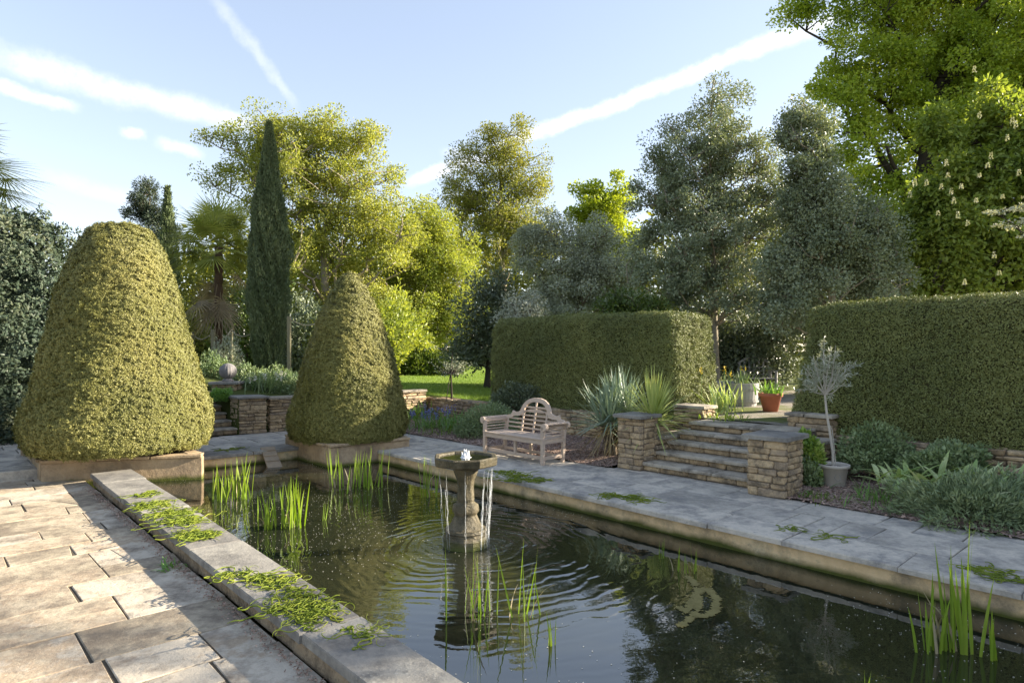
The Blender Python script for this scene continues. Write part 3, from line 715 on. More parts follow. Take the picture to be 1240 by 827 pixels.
# ------------------------------------------------------------------ fountain
def fountain():
    t = thing('fountain', 'mossy stone pedestal fountain with an octagonal bowl standing in the pond', 'fountain', FT)
    def pr(l): return [(r*1.05 if r > .26 else r, z) for r, z in l]
    c = FT
    bowl = pr([(.10, .86), (.27, .875), (.335, .895), (.342, .905), (.350, .975), (.335, .99), (.30, .985), (.285, .955), (.05, .945), (.001, .945)])
    build('bowl', [lathe(bowl, c, 8, 0, math.pi/8+.1)], M['fountain'], t)
    ped = pr([(.205, .20), (.175, .225), (.15, .27), (.125, .33), (.12, .345), (.132, .36), (.14, .38), (.137, .42), (.13, .455), (.10, .475), (.088, .49), (.095, .5), (.09, .52), (.085, .64), (.092, .72), (.12, .79), (.14, .85), (.12, .88)])
    build('pedestal', [lathe(ped, c, 32, 0, 0, lambda th, z: 1+.05*np.cos(8*th)*((z > .5)+(z > .365)*(z < .47)*1.2+(z < .3)*.6))], M['fountain'], t, True)
    base = pr([(.245, -.2), (.25, .09), (.235, .12), (.225, .125), (.22, .15), (.235, .165), (.225, .195), (.15, .21)])
    build('plinth', [lathe(base, c, 16, 0)], M['fountain'], t)
    wv = [(0.001, .968), (.292, .968)]
    build('bowl_water', [lathe(wv, c, 16, 0)], M['water'], t)
    rng = R(91); ch = []
    for i in range(22):
        a = rng.random()*6.28; r = .05*rng.random(); h = .03+.09*rng.random()*(1-r/.07)
        p = c+np.array([math.cos(a)*r, math.sin(a)*r, .965])
        ch.append(tube([p, p+[0, 0, h*.6], p+[.01*math.cos(a), .01*math.sin(a), h]], [.018, .014, .002], 6))
    ch.append(lathe([(.07, .966), (.045, .975), (.02, .985), (.001, .99)], c, 14))
    build('water_jet', ch, M['foam'], t, True)
    for a, w, seed in ((-.35, .05, 1), (-.15, .035, 2), (-.75, .03, 6), (2.55, .03, 3), (-2.3, .022, 4), (3.4, .03, 5), (-1.5, .018, 7), (2.9, .02, 8)):
        r0 = .315; rg = R(seed+300); s = []
        for j in range(6 if abs(a) < 1 else 2):
            aa = a+rg.normal(0, w*2.2); rr = r0-.02+rg.random()*.01; zz = np.linspace(.86, 0., 14)
            p = np.stack([c[0]+(rr-.05*(1-zz/.86)+rg.normal(0, .004, 14))*math.cos(aa)+rg.normal(0, .004, 14), c[1]+(rr-.05*(1-zz/.86))*math.sin(aa)+rg.normal(0, .004, 14), c[2]+zz], 1)
            k0 = rg.integers(0, 4)
            s.append(tube(p[k0:], np.full(14-k0, rg.uniform(.0008, .0019)), 4))
        build('water_stream', s, M['stream'], t)
fountain()

# ------------------------------------------------------------------ bench
def bench():
    o = AB(7.57, 7.53, 0); ex = np.array([-U[0], -U[1], 0]); ey = np.array([V[0], V[1], 0]); ez = np.array([0, 0, 1.]); o = o-ex*1.56
    W, D = 1.56, .54
    def L(x, y, z): return o+ex*x+ey*y+ez*z
    t = thing('garden_bench', 'weathered teak garden bench with an arched back and scrolled arms', 'bench', L(W/2, D/2, 0))
    for x in (.03, W-.03):
        build('leg', [bar(L(x, .03, 0), L(x, .03, .64), .06, .06)], M['teak'], t)
        sx = -1 if x < .5 else 1
        build('leg', [bar(L(x, D-.03, 0), L(x, D-.01, .4), .055, .06), bar(L(x, D-.01, .4), L(x, D+.06, .68), .055, .05)], M['teak'], t)
        # scrolled arm: slats wrapped round a roll that bends outward
        arm = []
        for k in range(4): arm.append(bar(L(x, .06, .47+.052*k), L(x, D+.01, .47+.052*k), .03, .022, bev=.006))
        for k in range(7):
            th = math.pi*.9*k/6-.5; xx = x+sx*(.045-.05*math.cos(th)); z = .635+.05*math.sin(th)
            arm.append(bar(L(xx, .02, z), L(xx, D+.06, z), .022, .022, bev=.006))
        for y in (.03, D+.03):
            n = 20; r = .062; cx = x+sx*.045
            ring = [L(cx+r*math.cos(q), y-.03, .635+r*math.sin(q)) for q in np.arange(n)*6.283/n]; ring2 = [p+ey*.055 for p in ring]
            arm.append((np.array(ring+ring2), [[i, (i+1) % n, n+(i+1) % n, n+i] for i in range(n)]+[list(range(n))[::-1], list(range(n, 2*n))], 0))
        build('arm', arm, M['teak'], t)
        build('side_rail', [bar(L(x, .03, .38), L(x, D-.02, .38), .035, .07)], M['teak'], t); build('stretcher', [bar(L(x, .03, .11), L(x, D-.03, .11), .03, .06)], M['teak'], t)
    build('front_rail', [bar(L(.03, .03, .375), L(W-.03, .03, .375), .035, .075)], M['teak'], t)
    build('stretcher', [bar(L(.03, .1, .1), L(W-.03, .1, .1), .03, .06), bar(L(.03, D-.06, .1), L(W-.03, D-.06, .1), .03, .05)], M['teak'], t)
    build('leg', [bar(L(W*.5, .1, .0+.1), L(W*.5, .1, .36), .05, .05)], M['teak'], t)
    build('leg', [bar(L(W*.5, D-.06, .0), L(W*.5, D-.06, .36), .05, .05)], M['teak'], t)
    build('seat', [bar(L(.005, .02+.068*k, .425), L(W-.005, .02+.068*k, .425), .06, .022) for k in range(8)], M['teak'], t)
    half = [(0, 1.05), (.1, 1.045), (.2, 1.02), (.28, .975), (.34, .915), (.375, .85), (.40, .80), (.45, .775), (.52, .765), (.565, .775), (.60, .79), (.61, .755), (.63, .72), (.69, .71), (.73, .70), (.76, .66)]
    low = [(0, .975), (.09, .97), (.17, .95), (.235, .91), (.28, .86), (.305, .80), (.33, .745), (.39, .71), (.46, .70), (.52, .70), (.55, .70), (.57, .685), (.60, .66), (.66, .645), (.71, .64), (.74, .60)]
    top = [(-x, z) for x, z in half[::-1]]+half[1:]; bot = [(-x, z) for x, z in low[::-1]]+low[1:]
    def yb(z): return D-.03+.11*(z-.42)/.6
    v = []; f = []
    for (x, z), (x2, z2) in zip(top, bot):
        for dy in (0, .035):
            v += [L(W/2+x, yb(z)+dy, z), L(W/2+x2, yb(z2)+dy, z2)]
    n = len(top)
    for i in range(n-1):
        a, b = 4*i, 4*(i+1)
        f += [[a, a+1, b+1, b], [a+2, b+2, b+3, a+3], [a, b, b+2, a+2], [a+1, a+3, b+3, b+1]]
    f += [[0, 2, 3, 1], [4*n-4, 4*n-3, 4*n-1, 4*n-2]]
    back = build('backrest', [(np.array(v), f, 0)], M['teak'], t)
    def lowz(x): return float(np.interp(abs(x), [p[0] for p in low], [p[1] for p in low]))
    for q in [bar(L(W/2+x, yb(.43)+.017, .43), L(W/2+x, yb(lowz(x))+.017, lowz(x)+.02), .035, .028, up=(V[0], V[1], 0)) for x in (-.30, 0, .30, -.7, .7)]: build('upright', [q], M['teak'], back)
    hs = []
    for k, z in enumerate(np.arange(.5, .95, .075)):
        xm = .74 if z < .62 else float(np.interp(-z, [-p[1] for p in low], [p[0] for p in low]))+.015
        hs.append(bar(L(W/2-xm, yb(z)+.017, z), L(W/2+xm, yb(z)+.017, z), .016, .03))
    arc = [L(W/2+.29*math.cos(q), yb(.8)+.017, .76+.07*math.sin(q)) for q in np.linspace(0, math.pi, 12)]
    hs += [bar(arc[i], arc[i+1], .016, .03) for i in range(11)]
    build('slats', hs, M['teak'], back)
bench()

# ------------------------------------------------------------------ small hardware
def plank():
    p, q = AB(12.45, 4.86, .03), AB(11.72, 4.72, -.26)
    d = unit(q-p); s = unit(np.cross([0, 0, 1], d)); n = np.cross(d, s)
    t = thing('wooden_ramp', 'small wooden ramp sloping from the far coping into the water', 'ramp', p)
    build('board', [rbox((p+q)/2, [d, s, n], [np.linalg.norm(q-p)/2, .13, .018], .006)], M['plank'], t)
    build('cleat', [rbox(p+(q-p)*f+n*.028, [d, s, n], [.015, .12, .012], .004) for f in (.2, .45, .7)], M['plank'], t)
plank()
def olive():
    c = G(1009, 592.); rng = R(101)
    t = thing('flower_pot', 'pale stone coloured pot holding the olive by the right pier', 'pot', c)
    build('pot', [lathe([(.01, .0), (.135, .0), (.145, .02), (.185, .30), (.205, .305), (.212, .345), (.198, .35), (.185, .33), (.17, .30)], c, 32)], M['pot'], t, True)
    th = np.linspace(0, 6.283, 17)
    fd = unit(np.array([-c[0], -c[1], 0])); sd = np.array([-fd[1], fd[0], 0])
    cc = c+np.array([0, 0, .19])
    pts = []
    for ang in th: 
        w = sd*(.05+.06)+0; d2 = unit(fd+sd*(.35+.25*math.cos(ang))); pts.append(c+d2*(.172)+np.array([0, 0, .19+.045*math.sin(ang)]))
    build('emblem', [tube(pts, .004, 5)], M['greywood'], t)
    build('soil', [lathe([(.001, .31), (.18, .305)], c, 24)], M['soil'], t)
    o = thing('olive_tree', 'little standard olive tree with thin silvery leaves in the pale pot', 'olive tree', c+[0, 0, .31])
    top = PD(999, 478, c[1]); k = c+[0, 0, .3]
    mid = PD(1006, 530, c[1]); pa = [k, k*.5+mid*.5+[.01, 0, 0], mid, mid*.45+top*.55+[-.01, 0, 0], top]
    ch = [tube(pa, [.02, .018, .017, .016, .014], 7), tube([k+[.04, 0, 0], mid+[.03, .02, .1], top+[.02, .02, -.3]], .006, 5)]
    P = []; D = []
    ends = [(1038, 436), (1030, 450), (1012, 418), (998, 412), (985, 430), (977, 448), (972, 462), (990, 440), (1005, 430), (1020, 440), (1024, 462), (984, 455), (997, 425), (1010, 445), (1000, 455)]
    for i, (x, y) in enumerate(ends):
        e = PD(x, y, c[1]+rng.uniform(-.28, .28)); m1 = top*.55+e*.45+[0, 0, -.03]+rng.normal(0, .02, 3)
        ch.append(tube([top, m1, e], [.009, .006, .002], 5))
        for k2 in range(4):
            s0 = m1*(1-k2/5)+e*k2/5; e2 = s0+unit((e-top)+rng.normal(0, .25, 3))*rng.uniform(.1, .22)
            ch.append(tube([s0, e2], [.003, .001], 4))
            for w in np.linspace(.1, 1, 15):
                P.append(s0*(1-w)+e2*w); D.append(unit(e2-s0)*.7+unit(rng.normal(size=3)))
    build('trunk', ch, M['pot'], o)
    P = np.array(P); D = np.array(D); n = len(P)
    build('foliage', [cards(P, D, rng.uniform(.05, .085, n), rng.uniform(.014, .02, n), rng)], M['olive'], o)
olive()

# ------------------------------------------------------------------ blades, rosettes, shrubs
def blade(p, d, L, w, droop, rng, seg=5, side=None, fold=.25):
    p = np.asarray(p, float); d = unit(d); s = side if side is not None else unit(np.cross(d, rng.normal(size=3)))
    out = np.array([d[0], d[1], 0]); out = unit(out) if np.linalg.norm(out) > 1e-3 else np.array([1., 0, 0])
    t = np.linspace(0, 1, seg+1); ax = p+np.outer(t*L, d)+np.outer(droop*L*t**2.2, out*.5-np.array([0, 0, 1.]))
    ww = w*np.array([.75+.25*x if x < .3 else 1-((x-.3)/.7)**1.8 for x in t])+.0008
    nn = np.cross(d, s)
    vs = np.stack([ax-s*ww[:, None]/2, ax+nn*ww[:, None]*fold*.5, ax+s*ww[:, None]/2], 1).reshape(-1, 3)
    f = []
    for i in range(seg): f += [[3*i, 3*i+1, 3*i+4, 3*i+3], [3*i+1, 3*i+2, 3*i+5, 3*i+4]]
    return (vs, np.array(f), 0)
def iris(label, cx, cy, n, hpx, spread, seed, lean=.14, wid=.023):
    rng = R(seed); c = G(cx, cy, WZ); k = c[1]/F
    t = thing('water_iris', label, 'water iris', c, 'clumps of water iris in the pond')
    ch = []
    for i in range(n):
        p = c+np.array([rng.normal(0, spread*.6), rng.normal(0, spread*.5), -.1])
        h = hpx*k*rng.uniform(.6, 1.08)+.1
        d = np.array([rng.normal(0, lean*.6), rng.normal(0, lean*.6), 1])
        build('blade', [blade(p, d, h, wid*rng.uniform(.7, 1.25), max(0, rng.normal(.02, .05)) if i % 7 != 5 else rng.uniform(.1, .5), rng, 6)], M['iris'] if i % 7 != 5 else M['yucca_dead'], t)
for a in [('sunlit iris clump furthest left in the pond, by the planter', 270, 606, 20, 48, .13, 201), ('taller sunlit iris clump just right of the leftmost one', 290, 604, 24, 55, .12, 202),
          ('leaning sparse iris clump left of the bright upright one', 325, 640, 11, 50, .07, 203, .2), ('bright upright iris clump with a clear reflection left of the fountain', 353, 638, 30, 62, .10, 204),
          ('lone small iris shoot out in open water left of the fountain', 392, 630, 4, 24, .03, 205), ('iris clump in front of the smaller topiary planter', 437, 590, 34, 48, .30, 206),
          ('single tall iris shoots at the left of the topiary planter', 403, 588, 5, 45, .05, 207), ('narrow iris clump close behind the fountain on its left', 519, 602, 15, 50, .09, 208, .06),
          ('dark iris clump in the foreground below the fountain', 585, 748, 16, 90, .16, 209, .16, .012), ('thin iris clump at the right of the foreground group', 640, 745, 8, 90, .10, 210, .2, .012),
          ('tiny pair of iris shoots right of the foreground group', 668, 782, 4, 45, .03, 211, .12, .01), ('small iris tuft under the far right wall', 830, 692, 10, 34, .09, 212, .15, .012),
          ('very small iris shoots left of the tuft under the wall', 800, 676, 4, 30, .03, 213, .08, .01), ('short iris shoots left of the big broad clump at the right', 1128, 788, 14, 85, .08, 214, .1),
          ('big broad bladed iris clump at the right edge of the pond', 1164, 790, 16, 150, .07, 215, .1, .028), ('low iris shoots at the far right beside the big clump', 1204, 800, 5, 70, .03, 216, .1),
          ('iris tip rising at the bottom edge of the pond', 1051, 850, 3, 40, .02, 217, .1)]:
    iris(*a)
def yucca(label, c, heads, mat, seed, L=.62, nl=70):
    rng = R(seed); c = np.asarray(c, float)
    t = thing('yucca', label, 'yucca', c)
    ch = []; dead = []; st = []
    for hx, hy, hh in heads:
        h = c+np.array([hx, hy, hh]); st.append(tube([c+np.array([hx*.3, hy*.3, 0]), h], [.06, .05], 8))
        for i in range(nl):
            el = math.radians(rng.uniform(-8, 85)); az = rng.random()*6.283
            d = np.array([math.cos(az)*math.cos(el), math.sin(az)*math.cos(el), math.sin(el)])
            ch.append(blade(h+d*.03, d, L*rng.uniform(.7, 1.1), rng.uniform(.024, .036), max(0, .22*(1-el/1.3))+rng.normal(0, .03), rng, 6, unit(np.cross(d, [0, 0, 1])), .35))
        for i in range(nl//3):
            el = math.radians(rng.uniform(-75, -25)); az = rng.random()*6.283
            d = np.array([math.cos(az)*math.cos(el), math.sin(az)*math.cos(el), math.sin(el)])
            dead.append(blade(h+d*.03-[0, 0, .05], d, L*rng.uniform(.6, .95), .02, .1, rng, 5, unit(np.cross(d, [0, 0, 1]))))
    build('leaves', ch, mat, t); build('dead_leaves', dead, M['yucca_dead'], t); build('stem', st, M['bark'], t)
yc = G(748, 562)
yucca('blue green yucca with several heads left of the stone pier', AB(7.15, 8.95, .05), [(-.12, 0, .62), (.22, .12, .72), (.05, .3, .78), (-.2, .25, .5)], M['yucca_blue'], 221, .86, 85)
yucca('golden green yucca rosette spilling over the steps behind the pier', AB(6.42, 9.0, .3), [(0, 0, .45), (.02, .12, .36)], M['yucca_gold'], 222, .88, 85)

def shrub(name, label, cat, c, r, n, mat, seed, L=(.05, .1), asp=.5, amp=.2, f=5., up=.2, parent_trunk=True, group=None, out=.8):
    rng = R(seed); c = np.asarray(c, float); r = np.asarray(r, float)
    d = unit(rng.normal(size=(n, 3))); d[:, 2] = np.abs(d[:, 2])-.12
    d = unit(d); rad = rng.random(n)**.28
    P = d*rad[:, None]; bump = 1+amp*nz(d, f, seed)+amp*.5*nz(d, f*2.4, seed+3)
    P = c+P*bump[:, None]*r*[1, 1, 1]
    D = d*out+rng.normal(0, .6, (n, 3))+np.array([0, 0, up]); Ls = rng.uniform(L[0], L[1], n)
    t = thing(name, label, cat, c, group)
    build('foliage', [cards(P, D, Ls, Ls*asp, rng, .15)], mat, t)
    st = []
    for i in range(9):
        dd = unit(np.array([rng.normal(), rng.normal(), 1.2+rng.random()])); e = c+dd*r*.85
        st.append(tube([c-[0, 0, .05], c+(e-c)*.5+rng.normal(0, .03, 3)*r, e], [max(.008, r[0]*.03), max(.006, r[0]*.02), .003], 5))
    build('stem', st, M['bark'], t)
    return t
def tuft(name, label, cat, c, n, L, w, mat, seed, spread=.12, droop=.3, el=(25, 85), flowers=None, group=None):
    rng = R(seed); c = np.asarray(c, float); ch = []
    t = thing(name, label, cat, c, group)
    for i in range(n):
        e = math.radians(rng.uniform(*el)); az = rng.random()*6.283
        d = np.array([math.cos(az)*math.cos(e), math.sin(az)*math.cos(e), math.sin(e)])
        p = c+np.array([rng.normal(0, spread), rng.normal(0, spread), 0])
        ch.append(blade(p, d, L*rng.uniform(.6, 1.1), w*rng.uniform(.7, 1.2), droop*rng.uniform(.4, 1.3), rng, 5, unit(np.cross(d, [.01, 0, 1]))))
    build('leaves', ch, mat, t)
    if flowers:
        m, k, h, s = flowers; P = []; D = []; st = []
        for i in range(k):
            p = c+np.array([rng.normal(0, spread*1.3), rng.normal(0, spread*1.3), 0]); q = p+np.array([rng.normal(0, .05), rng.normal(0, .05), h*rng.uniform(.7, 1.1)])
            build('stalk', [tube([p, q], .003, 4)], M['strap'], t)
            P = np.array([q-np.array([0, 0, x*.007])+rng.normal(0, .012, 3) for x in range(16)]); D = rng.normal(size=(16, 3))
            build('flower', [cards(P, D, s, s*.7, rng)], m, t)
    return t
# bed at the far side, left of the bench
tuft('bluebell_clump', 'bluebell clump with violet blue flowers in the bed beside the smaller topiary', 'bluebells', G(512, 519, .05), 90, .55, .02, M['strap'], 231, .22, .35, flowers=(M['bluebell'], 20, .42, .035))
tuft('bluebell_clump', 'second bluebell clump with blue flowers between green strap leaves', 'bluebells', G(535, 515, .05), 60, .5, .02, M['strap'], 232, .2, .35, flowers=(M['bluebell'], 14, .45, .035))
tuft('lily_clump', 'bright arching strap leaved clump left of the rounded grey shrub', 'lily clump', G(555, 521, .05), 110, .75, .024, M['strap'], 233, .2, .45)
tuft('lily_clump', 'lower strap leaved clump between bluebells and topiary planter', 'lily clump', G(505, 508, .05), 80, .75, .024, M['strap'], 234, .25, .4)
tuft('ground_plant', 'low grassy plant edging the mulch in front of the bluebells', 'plant', G(530, 525, .05), 60, .3, .014, M['grassblade'], 235, .25, .3)
sc = G(592, 527, .05)
shrub('rounded_shrub', 'low rounded grey green shrub left behind the bench', 'shrub', sc, (.75, .6, .72), 9000, M['ivy'], 236, (.04, .08), .35, .08, 4.)
shrub('dark_shrub', 'dark straggly evergreen hanging over the wall at the left end of the middle hedge', 'shrub', AB(11.2, 10.35, .45), (.9, .35, .6), 5000, M['dark_leaf'], 237, (.06, .1), .5, .2)
# right bed
shrub('creeping_juniper', 'spreading blue green juniper sprawling at the right edge of the bed', 'juniper', AB(.6, 9.15, .02), (.95, .8, .46), 17000, M['juniper'], 241, (.05, .11), .22, .18, 6., .15, out=1.2)
shrub('creeping_juniper', 'middle juniper mound in front of the variegated hosta', 'juniper', AB(1.9, 8.95, .02), (.85, .65, .40), 14000, M['juniper'], 242, (.05, .11), .22, .2, 6., .15, out=1.2)
shrub('creeping_juniper', 'darker juniper mound running out of the frame at the right', 'juniper', AB(-1.0, 9.25, .02), (1.1, .8, .5), 15000, M['juniper'], 243, (.05, .11), .22, .18, 6., .15, out=1.2)
tuft('hosta', 'cream edged hosta clump behind the juniper by the wall', 'hosta', AB(2.5, 9.4, .2), 90, .5, .075, M['hosta'], 244, .3, .4, (25, 70))
tuft('hosta', 'second smaller cream hosta clump right of the first one', 'hosta', AB(1.8, 9.55, .25), 60, .45, .065, M['hosta'], 245, .22, .4, (25, 75))
tuft('ground_plant', 'small lettuce green upright plant against the wall behind the juniper', 'plant', AB(1.1, 9.9, .3), 16, .34, .05, M['strap'], 246, .08, .2, (40, 85))
tuft('ornamental_grass', 'wispy grass with pale stalks arching over the juniper', 'grass', AB(.85, 9.45, .15), 26, .7, .008, M['bedplant'], 247, .2, .3, (40, 85))
shrub('wall_shrub', 'grey green cotoneaster spreading over the wall behind the pot', 'shrub', AB(3.35, 10.1, .25), (.5, .42, .52), 6500, M['ivy'], 248, (.04, .075), .5, .2)
shrub('wall_shrub', 'blue leaved groundcover tumbling down the wall right of the pot', 'shrub', AB(2.5, 10.2, .28), (.6, .3, .36), 6000, M['ivy'], 249, (.04, .08), .55, .25)
shrub('climber', 'variegated yellow and green climber tumbling beside the right pier', 'climber', AB(4.0, 9.3, .25), (.22, .32, .5), 3400, M['varieg'], 250, (.04, .085), .6, .25)
shrub('climber', 'dark ivy below the variegated climber by the right pier', 'climber', AB(3.82, 8.98, .02), (.14, .22, .34), 1200, M['ivy'], 251, (.04, .08), .6, .25)
tuft('ground_plant', 'small bright green tuft at the foot of the right pier', 'plant', G(996, 606), 90, .17, .01, M['grassblade'], 252, .12, .3, (20, 85))
tuft('ground_plant', 'low green herb between pot and paving', 'plant', G(978, 603), 40, .16, .015, M['strap'], 253, .07, .3, (25, 85))
tuft('ground_plant', 'feathery green plant at the left end of the juniper', 'plant', G(1062, 612), 120, .42, .012, M['strap'], 254, .18, .35, (25, 85))
tuft('ground_plant', 'weed growing in the paving joint by the left pond wall', 'plant', G(207, 688, -.16), 30, .12, .016, M['strap'], 255, .07, .3, (10, 70))
# steps top and beyond
hb = G(899, 492, .72)
def barrel():
    c = hb; t = thing('half_barrel', 'grey wooden half barrel planter on the gravel beyond the steps', 'planter', c)
    build('staves', [lathe([(.27, 0), (.31, .18), (.33, .38), (.335, .5), (.30, .5), (.29, .42)], c, 26, 0, 0, lambda th, z: 1+.012*np.cos(26*th))], M['greywood'], t)
    build('hoop', [lathe([(.318, .1), (.325, .1), (.332, .14), (.32, .14)], c, 26), lathe([(.34, .36), (.345, .36), (.347, .4), (.338, .4)], c, 26)], M['greywood'], t)
    build('soil', [lathe([(.001, .43), (.29, .43)], c, 20)], M['soil'], t)
barrel()
def trough():
    c = G(880, 490, .72)+[-.05, .5, 0]; t = thing('wooden_trough', 'silvery wooden trough planter left of the half barrel', 'planter', c)
    ch = [rbox(c+[0, dy, z], AXW, [.42, .02, .075], .006) for dy in (-.22, .22) for z in (.09, .25, .41)]
    ch += [rbox(c+[dx, 0, .25], AXW, [.02, .2, .235], .006) for dx in (-.4, .4)]
    build('boards', ch, M['greywood'], t); build('soil', [rbox(c+[0, 0, .2], AXW, [.37, .19, .19], .005)], M['soil'], t)
trough()
def far_bench():
    c = onup(917, 18.0); t = thing('garden_bench', 'small silvery arched garden bench beyond the steps between the hedges', 'bench', c)
    B = lambda x, y, z: c+np.array([x, y, z])
    for x in (-.45, .45):
        for y in (-.2, .2): build('leg', [bar(B(x, y, 0), B(x, y, .6 if y < 0 else .7), .06, .06)], M['greywood'], t)
        build('arm', [bar(B(x, -.24, .62), B(x, .24, .62), .06, .04)], M['greywood'], t)
    build('seat', [bar(B(-.45, -.2+.08*k, .42), B(.45, -.2+.08*k, .42), .07, .03) for k in range(6)], M['greywood'], t)
    b = [bar(B(x, .22, .42), B(x, .25, .98-.35*abs(x)), .05, .025, up=(0, 1, 0)) for x in np.linspace(-.4, .4, 7)]
    xs = np.linspace(-.45, .45, 11); pts = [B(x, .25, 1.02-.75*x*x*1.3) for x in xs]; b += [bar(pts[i], pts[i+1], .04, .06) for i in range(10)]
    b += [bar(B(-.44, .235, z), B(.44, .235, z), .02, .03) for z in (.52, .62, .72)]
    build('backrest', b, M['greywood'], t)
far_bench()
def clay_pot():
    c = G(933, 499, .72); t = thing('flower_pot', 'terracotta pot with a leafy plant beside the right hedge end', 'pot', c)
    build('pot', [lathe([(.01, 0), (.13, 0), (.2, .3), (.225, .305), (.23, .37), (.21, .372), (.195, .33)], c, 24)], M['clay'], t, True)
    build('soil', [lathe([(.001, .32), (.2, .32)], c, 18)], M['soil'], t)
    tuft('pot_plant', 'leafy green plant growing in the terracotta pot', 'plant', c+[0, 0, .32], 60, .4, .03, M['strap'], 261, .08, .25, (30, 85))
clay_pot()
tuft('flowering_plant', 'sunlit plant with yellow flowers at the end of the middle hedge', 'plant', G(883, 500, .72)+[-.05, .25, 0], 60, .75, .04, M['hosta'], 262, .14, .2, (45, 88), flowers=(M['yellowfl'], 3, .95, .03))
tuft('ground_plant', 'low sunlit yellow green weeds at the hedge foot by the top step', 'plant', G(876, 508, .7), 70, .22, .02, M['iris'], 263, .2, .3, (25, 85))
tuft('flowering_plant', 'green plants with orange tips growing in the half barrel', 'plant', hb+[0, 0, .43], 70, .45, .02, M['bedplant'], 264, .14, .2, (45, 88), flowers=(M['yellowfl'], 2, .5, .02))
for i, (x, top) in enumerate(((907, 452), (912, 447), (919, 451))):
    p = G(x, 487, .74)+[0, .6+.1*i, 0]
    tag(build('bamboo_cane', [tube([p, [p[0]+.02, p[1], CAMZ+(HZ-top)*p[1]/F]], .012, 6)], M['post']), ['thin cane standing left behind the half barrel', 'tallest thin cane behind the half barrel', 'thin cane nearest the small far bench'][i], 'cane', 'canes standing in the far border')
# far terrace: border, rope posts, silver shrub
for i, (x, y0, y1, Y) in enumerate(((233, 402, 452, 21.), (258, 399, 450, 20.), (280, 397, 448, 23.5), (350, 383, 446, 18.6))):
    b = PD(x, y0, Y); z0 = float(fz(*(np.array([b[:2]@U, b[:2]@V]))))
    p = thing('rope_post', ['timber rope post furthest left, half hidden by the big topiary', 'timber rope post just left of the palm trunk', 'timber rope post right of the palm trunk', 'timber rope post standing between the cypress and the smaller topiary'][i], 'post', (b[0], b[1], z0), 'timber posts carrying the rope')
    build('post', [rbox((b[0], b[1], (z0+b[2])/2-.05), AXW, [.05, .05, (b[2]-z0)/2+.05], .01)], M['post'], p)
def rope(label, p, q, sag):
    t = np.linspace(0, 1, 14); P = np.outer(1-t, p)+np.outer(t, q); P[:, 2] -= sag*4*t*(1-t)
    tag(build('rope', [tube(P, .022, 6)], M['rope']), label, 'rope')
rope('rope swag between the two posts left of the palm', PD(233, 404, 21.), PD(258, 401, 20.), .22)
rope('rope swag running right from the post beside the palm towards the cypress', PD(280, 399, 23.5), PD(306, 402, 21.5), .2)
rope('rope swag from the post by the cypress towards the smaller topiary', PD(350, 385, 18.6), PD(400, 378, 19.5), .3)
rope('rope stretched between the posts on both sides of the palm trunk', PD(258, 401, 20.), PD(280, 399, 23.5), .25)
def U_ab(p): return float(p[:2]@U), float(p[:2]@V)
shrub('silver_shrub', 'silvery olive like bush beyond the ribbed ball', 'shrub', onup(273, 18.2), (.55, .5, 1.0), 3500, M['silver'], 271, (.05, .1), .25, .2)
bl = ['grey leaved border plant', 'blue green border plant', 'pale strap leaved border plant', 'soft green border plant']
for i, (x, Y, r, h, m, k) in enumerate(((258, 17.6, .5, .5, 'bedplant', 'feathery grey green border clump left of the ribbed ball'), (300, 17.4, .5, .4, 'ivy', 'blue grey border clump just right of the ribbed ball'), (315, 16.6, .45, .32, 'bedplant', 'soft green border clump in front of the tall cypress'), (335, 17.2, .6, .45, 'bedplant', 'wide green border clump at the foot of the tall cypress'), (352, 16.4, .45, .35, 'ivy', 'glaucous border clump by the rope post'))):
    shrub('border_plant', k, 'plant', onup(x, Y), (r, r*.8, h), 2200, M[m], 280+i, (.06, .13), .3, .25, 6.)
for i, (x, Y, k) in enumerate(((328, 16.2, 'sword leaved iris clump in the far border before the cypress'), (347, 16.6, 'grey sword leaved clump in the far border beside the smaller topiary'), (362, 16.9, 'pale sword leaved clump half behind the smaller topiary'))):
    tuft('border_iris', k, 'plant', onup(x, Y), 60, .65, .03, M['bedplant'], 290+i, .22, .15, (50, 88), flowers=(M['petal'], 5, .5, .05) if i < 2 else None)
shrub('wall_shrub', 'blue green leafy plant at the foot of the far wall by the pier', 'shrub', G(343, 520), (.42, .35, .42), 2600, M['ivy'], 295, (.07, .14), .5, .25)
shrub('dark_shrub', 'dark plant against the far wall beside the smaller topiary', 'shrub', G(357, 515)+[0, .35, 0], (.5, .35, .8), 2600, M['dark_leaf'], 296, (.07, .12), .5, .25)
shrub('wall_shrub', 'trailing green plant over the wall beside the distant steps', 'shrub', np.array([*(pc[:2]+U*.9-V*.1), .75]), (.3, .4, .25), 1200, M['strap'], 297, (.06, .1), .5, .3)
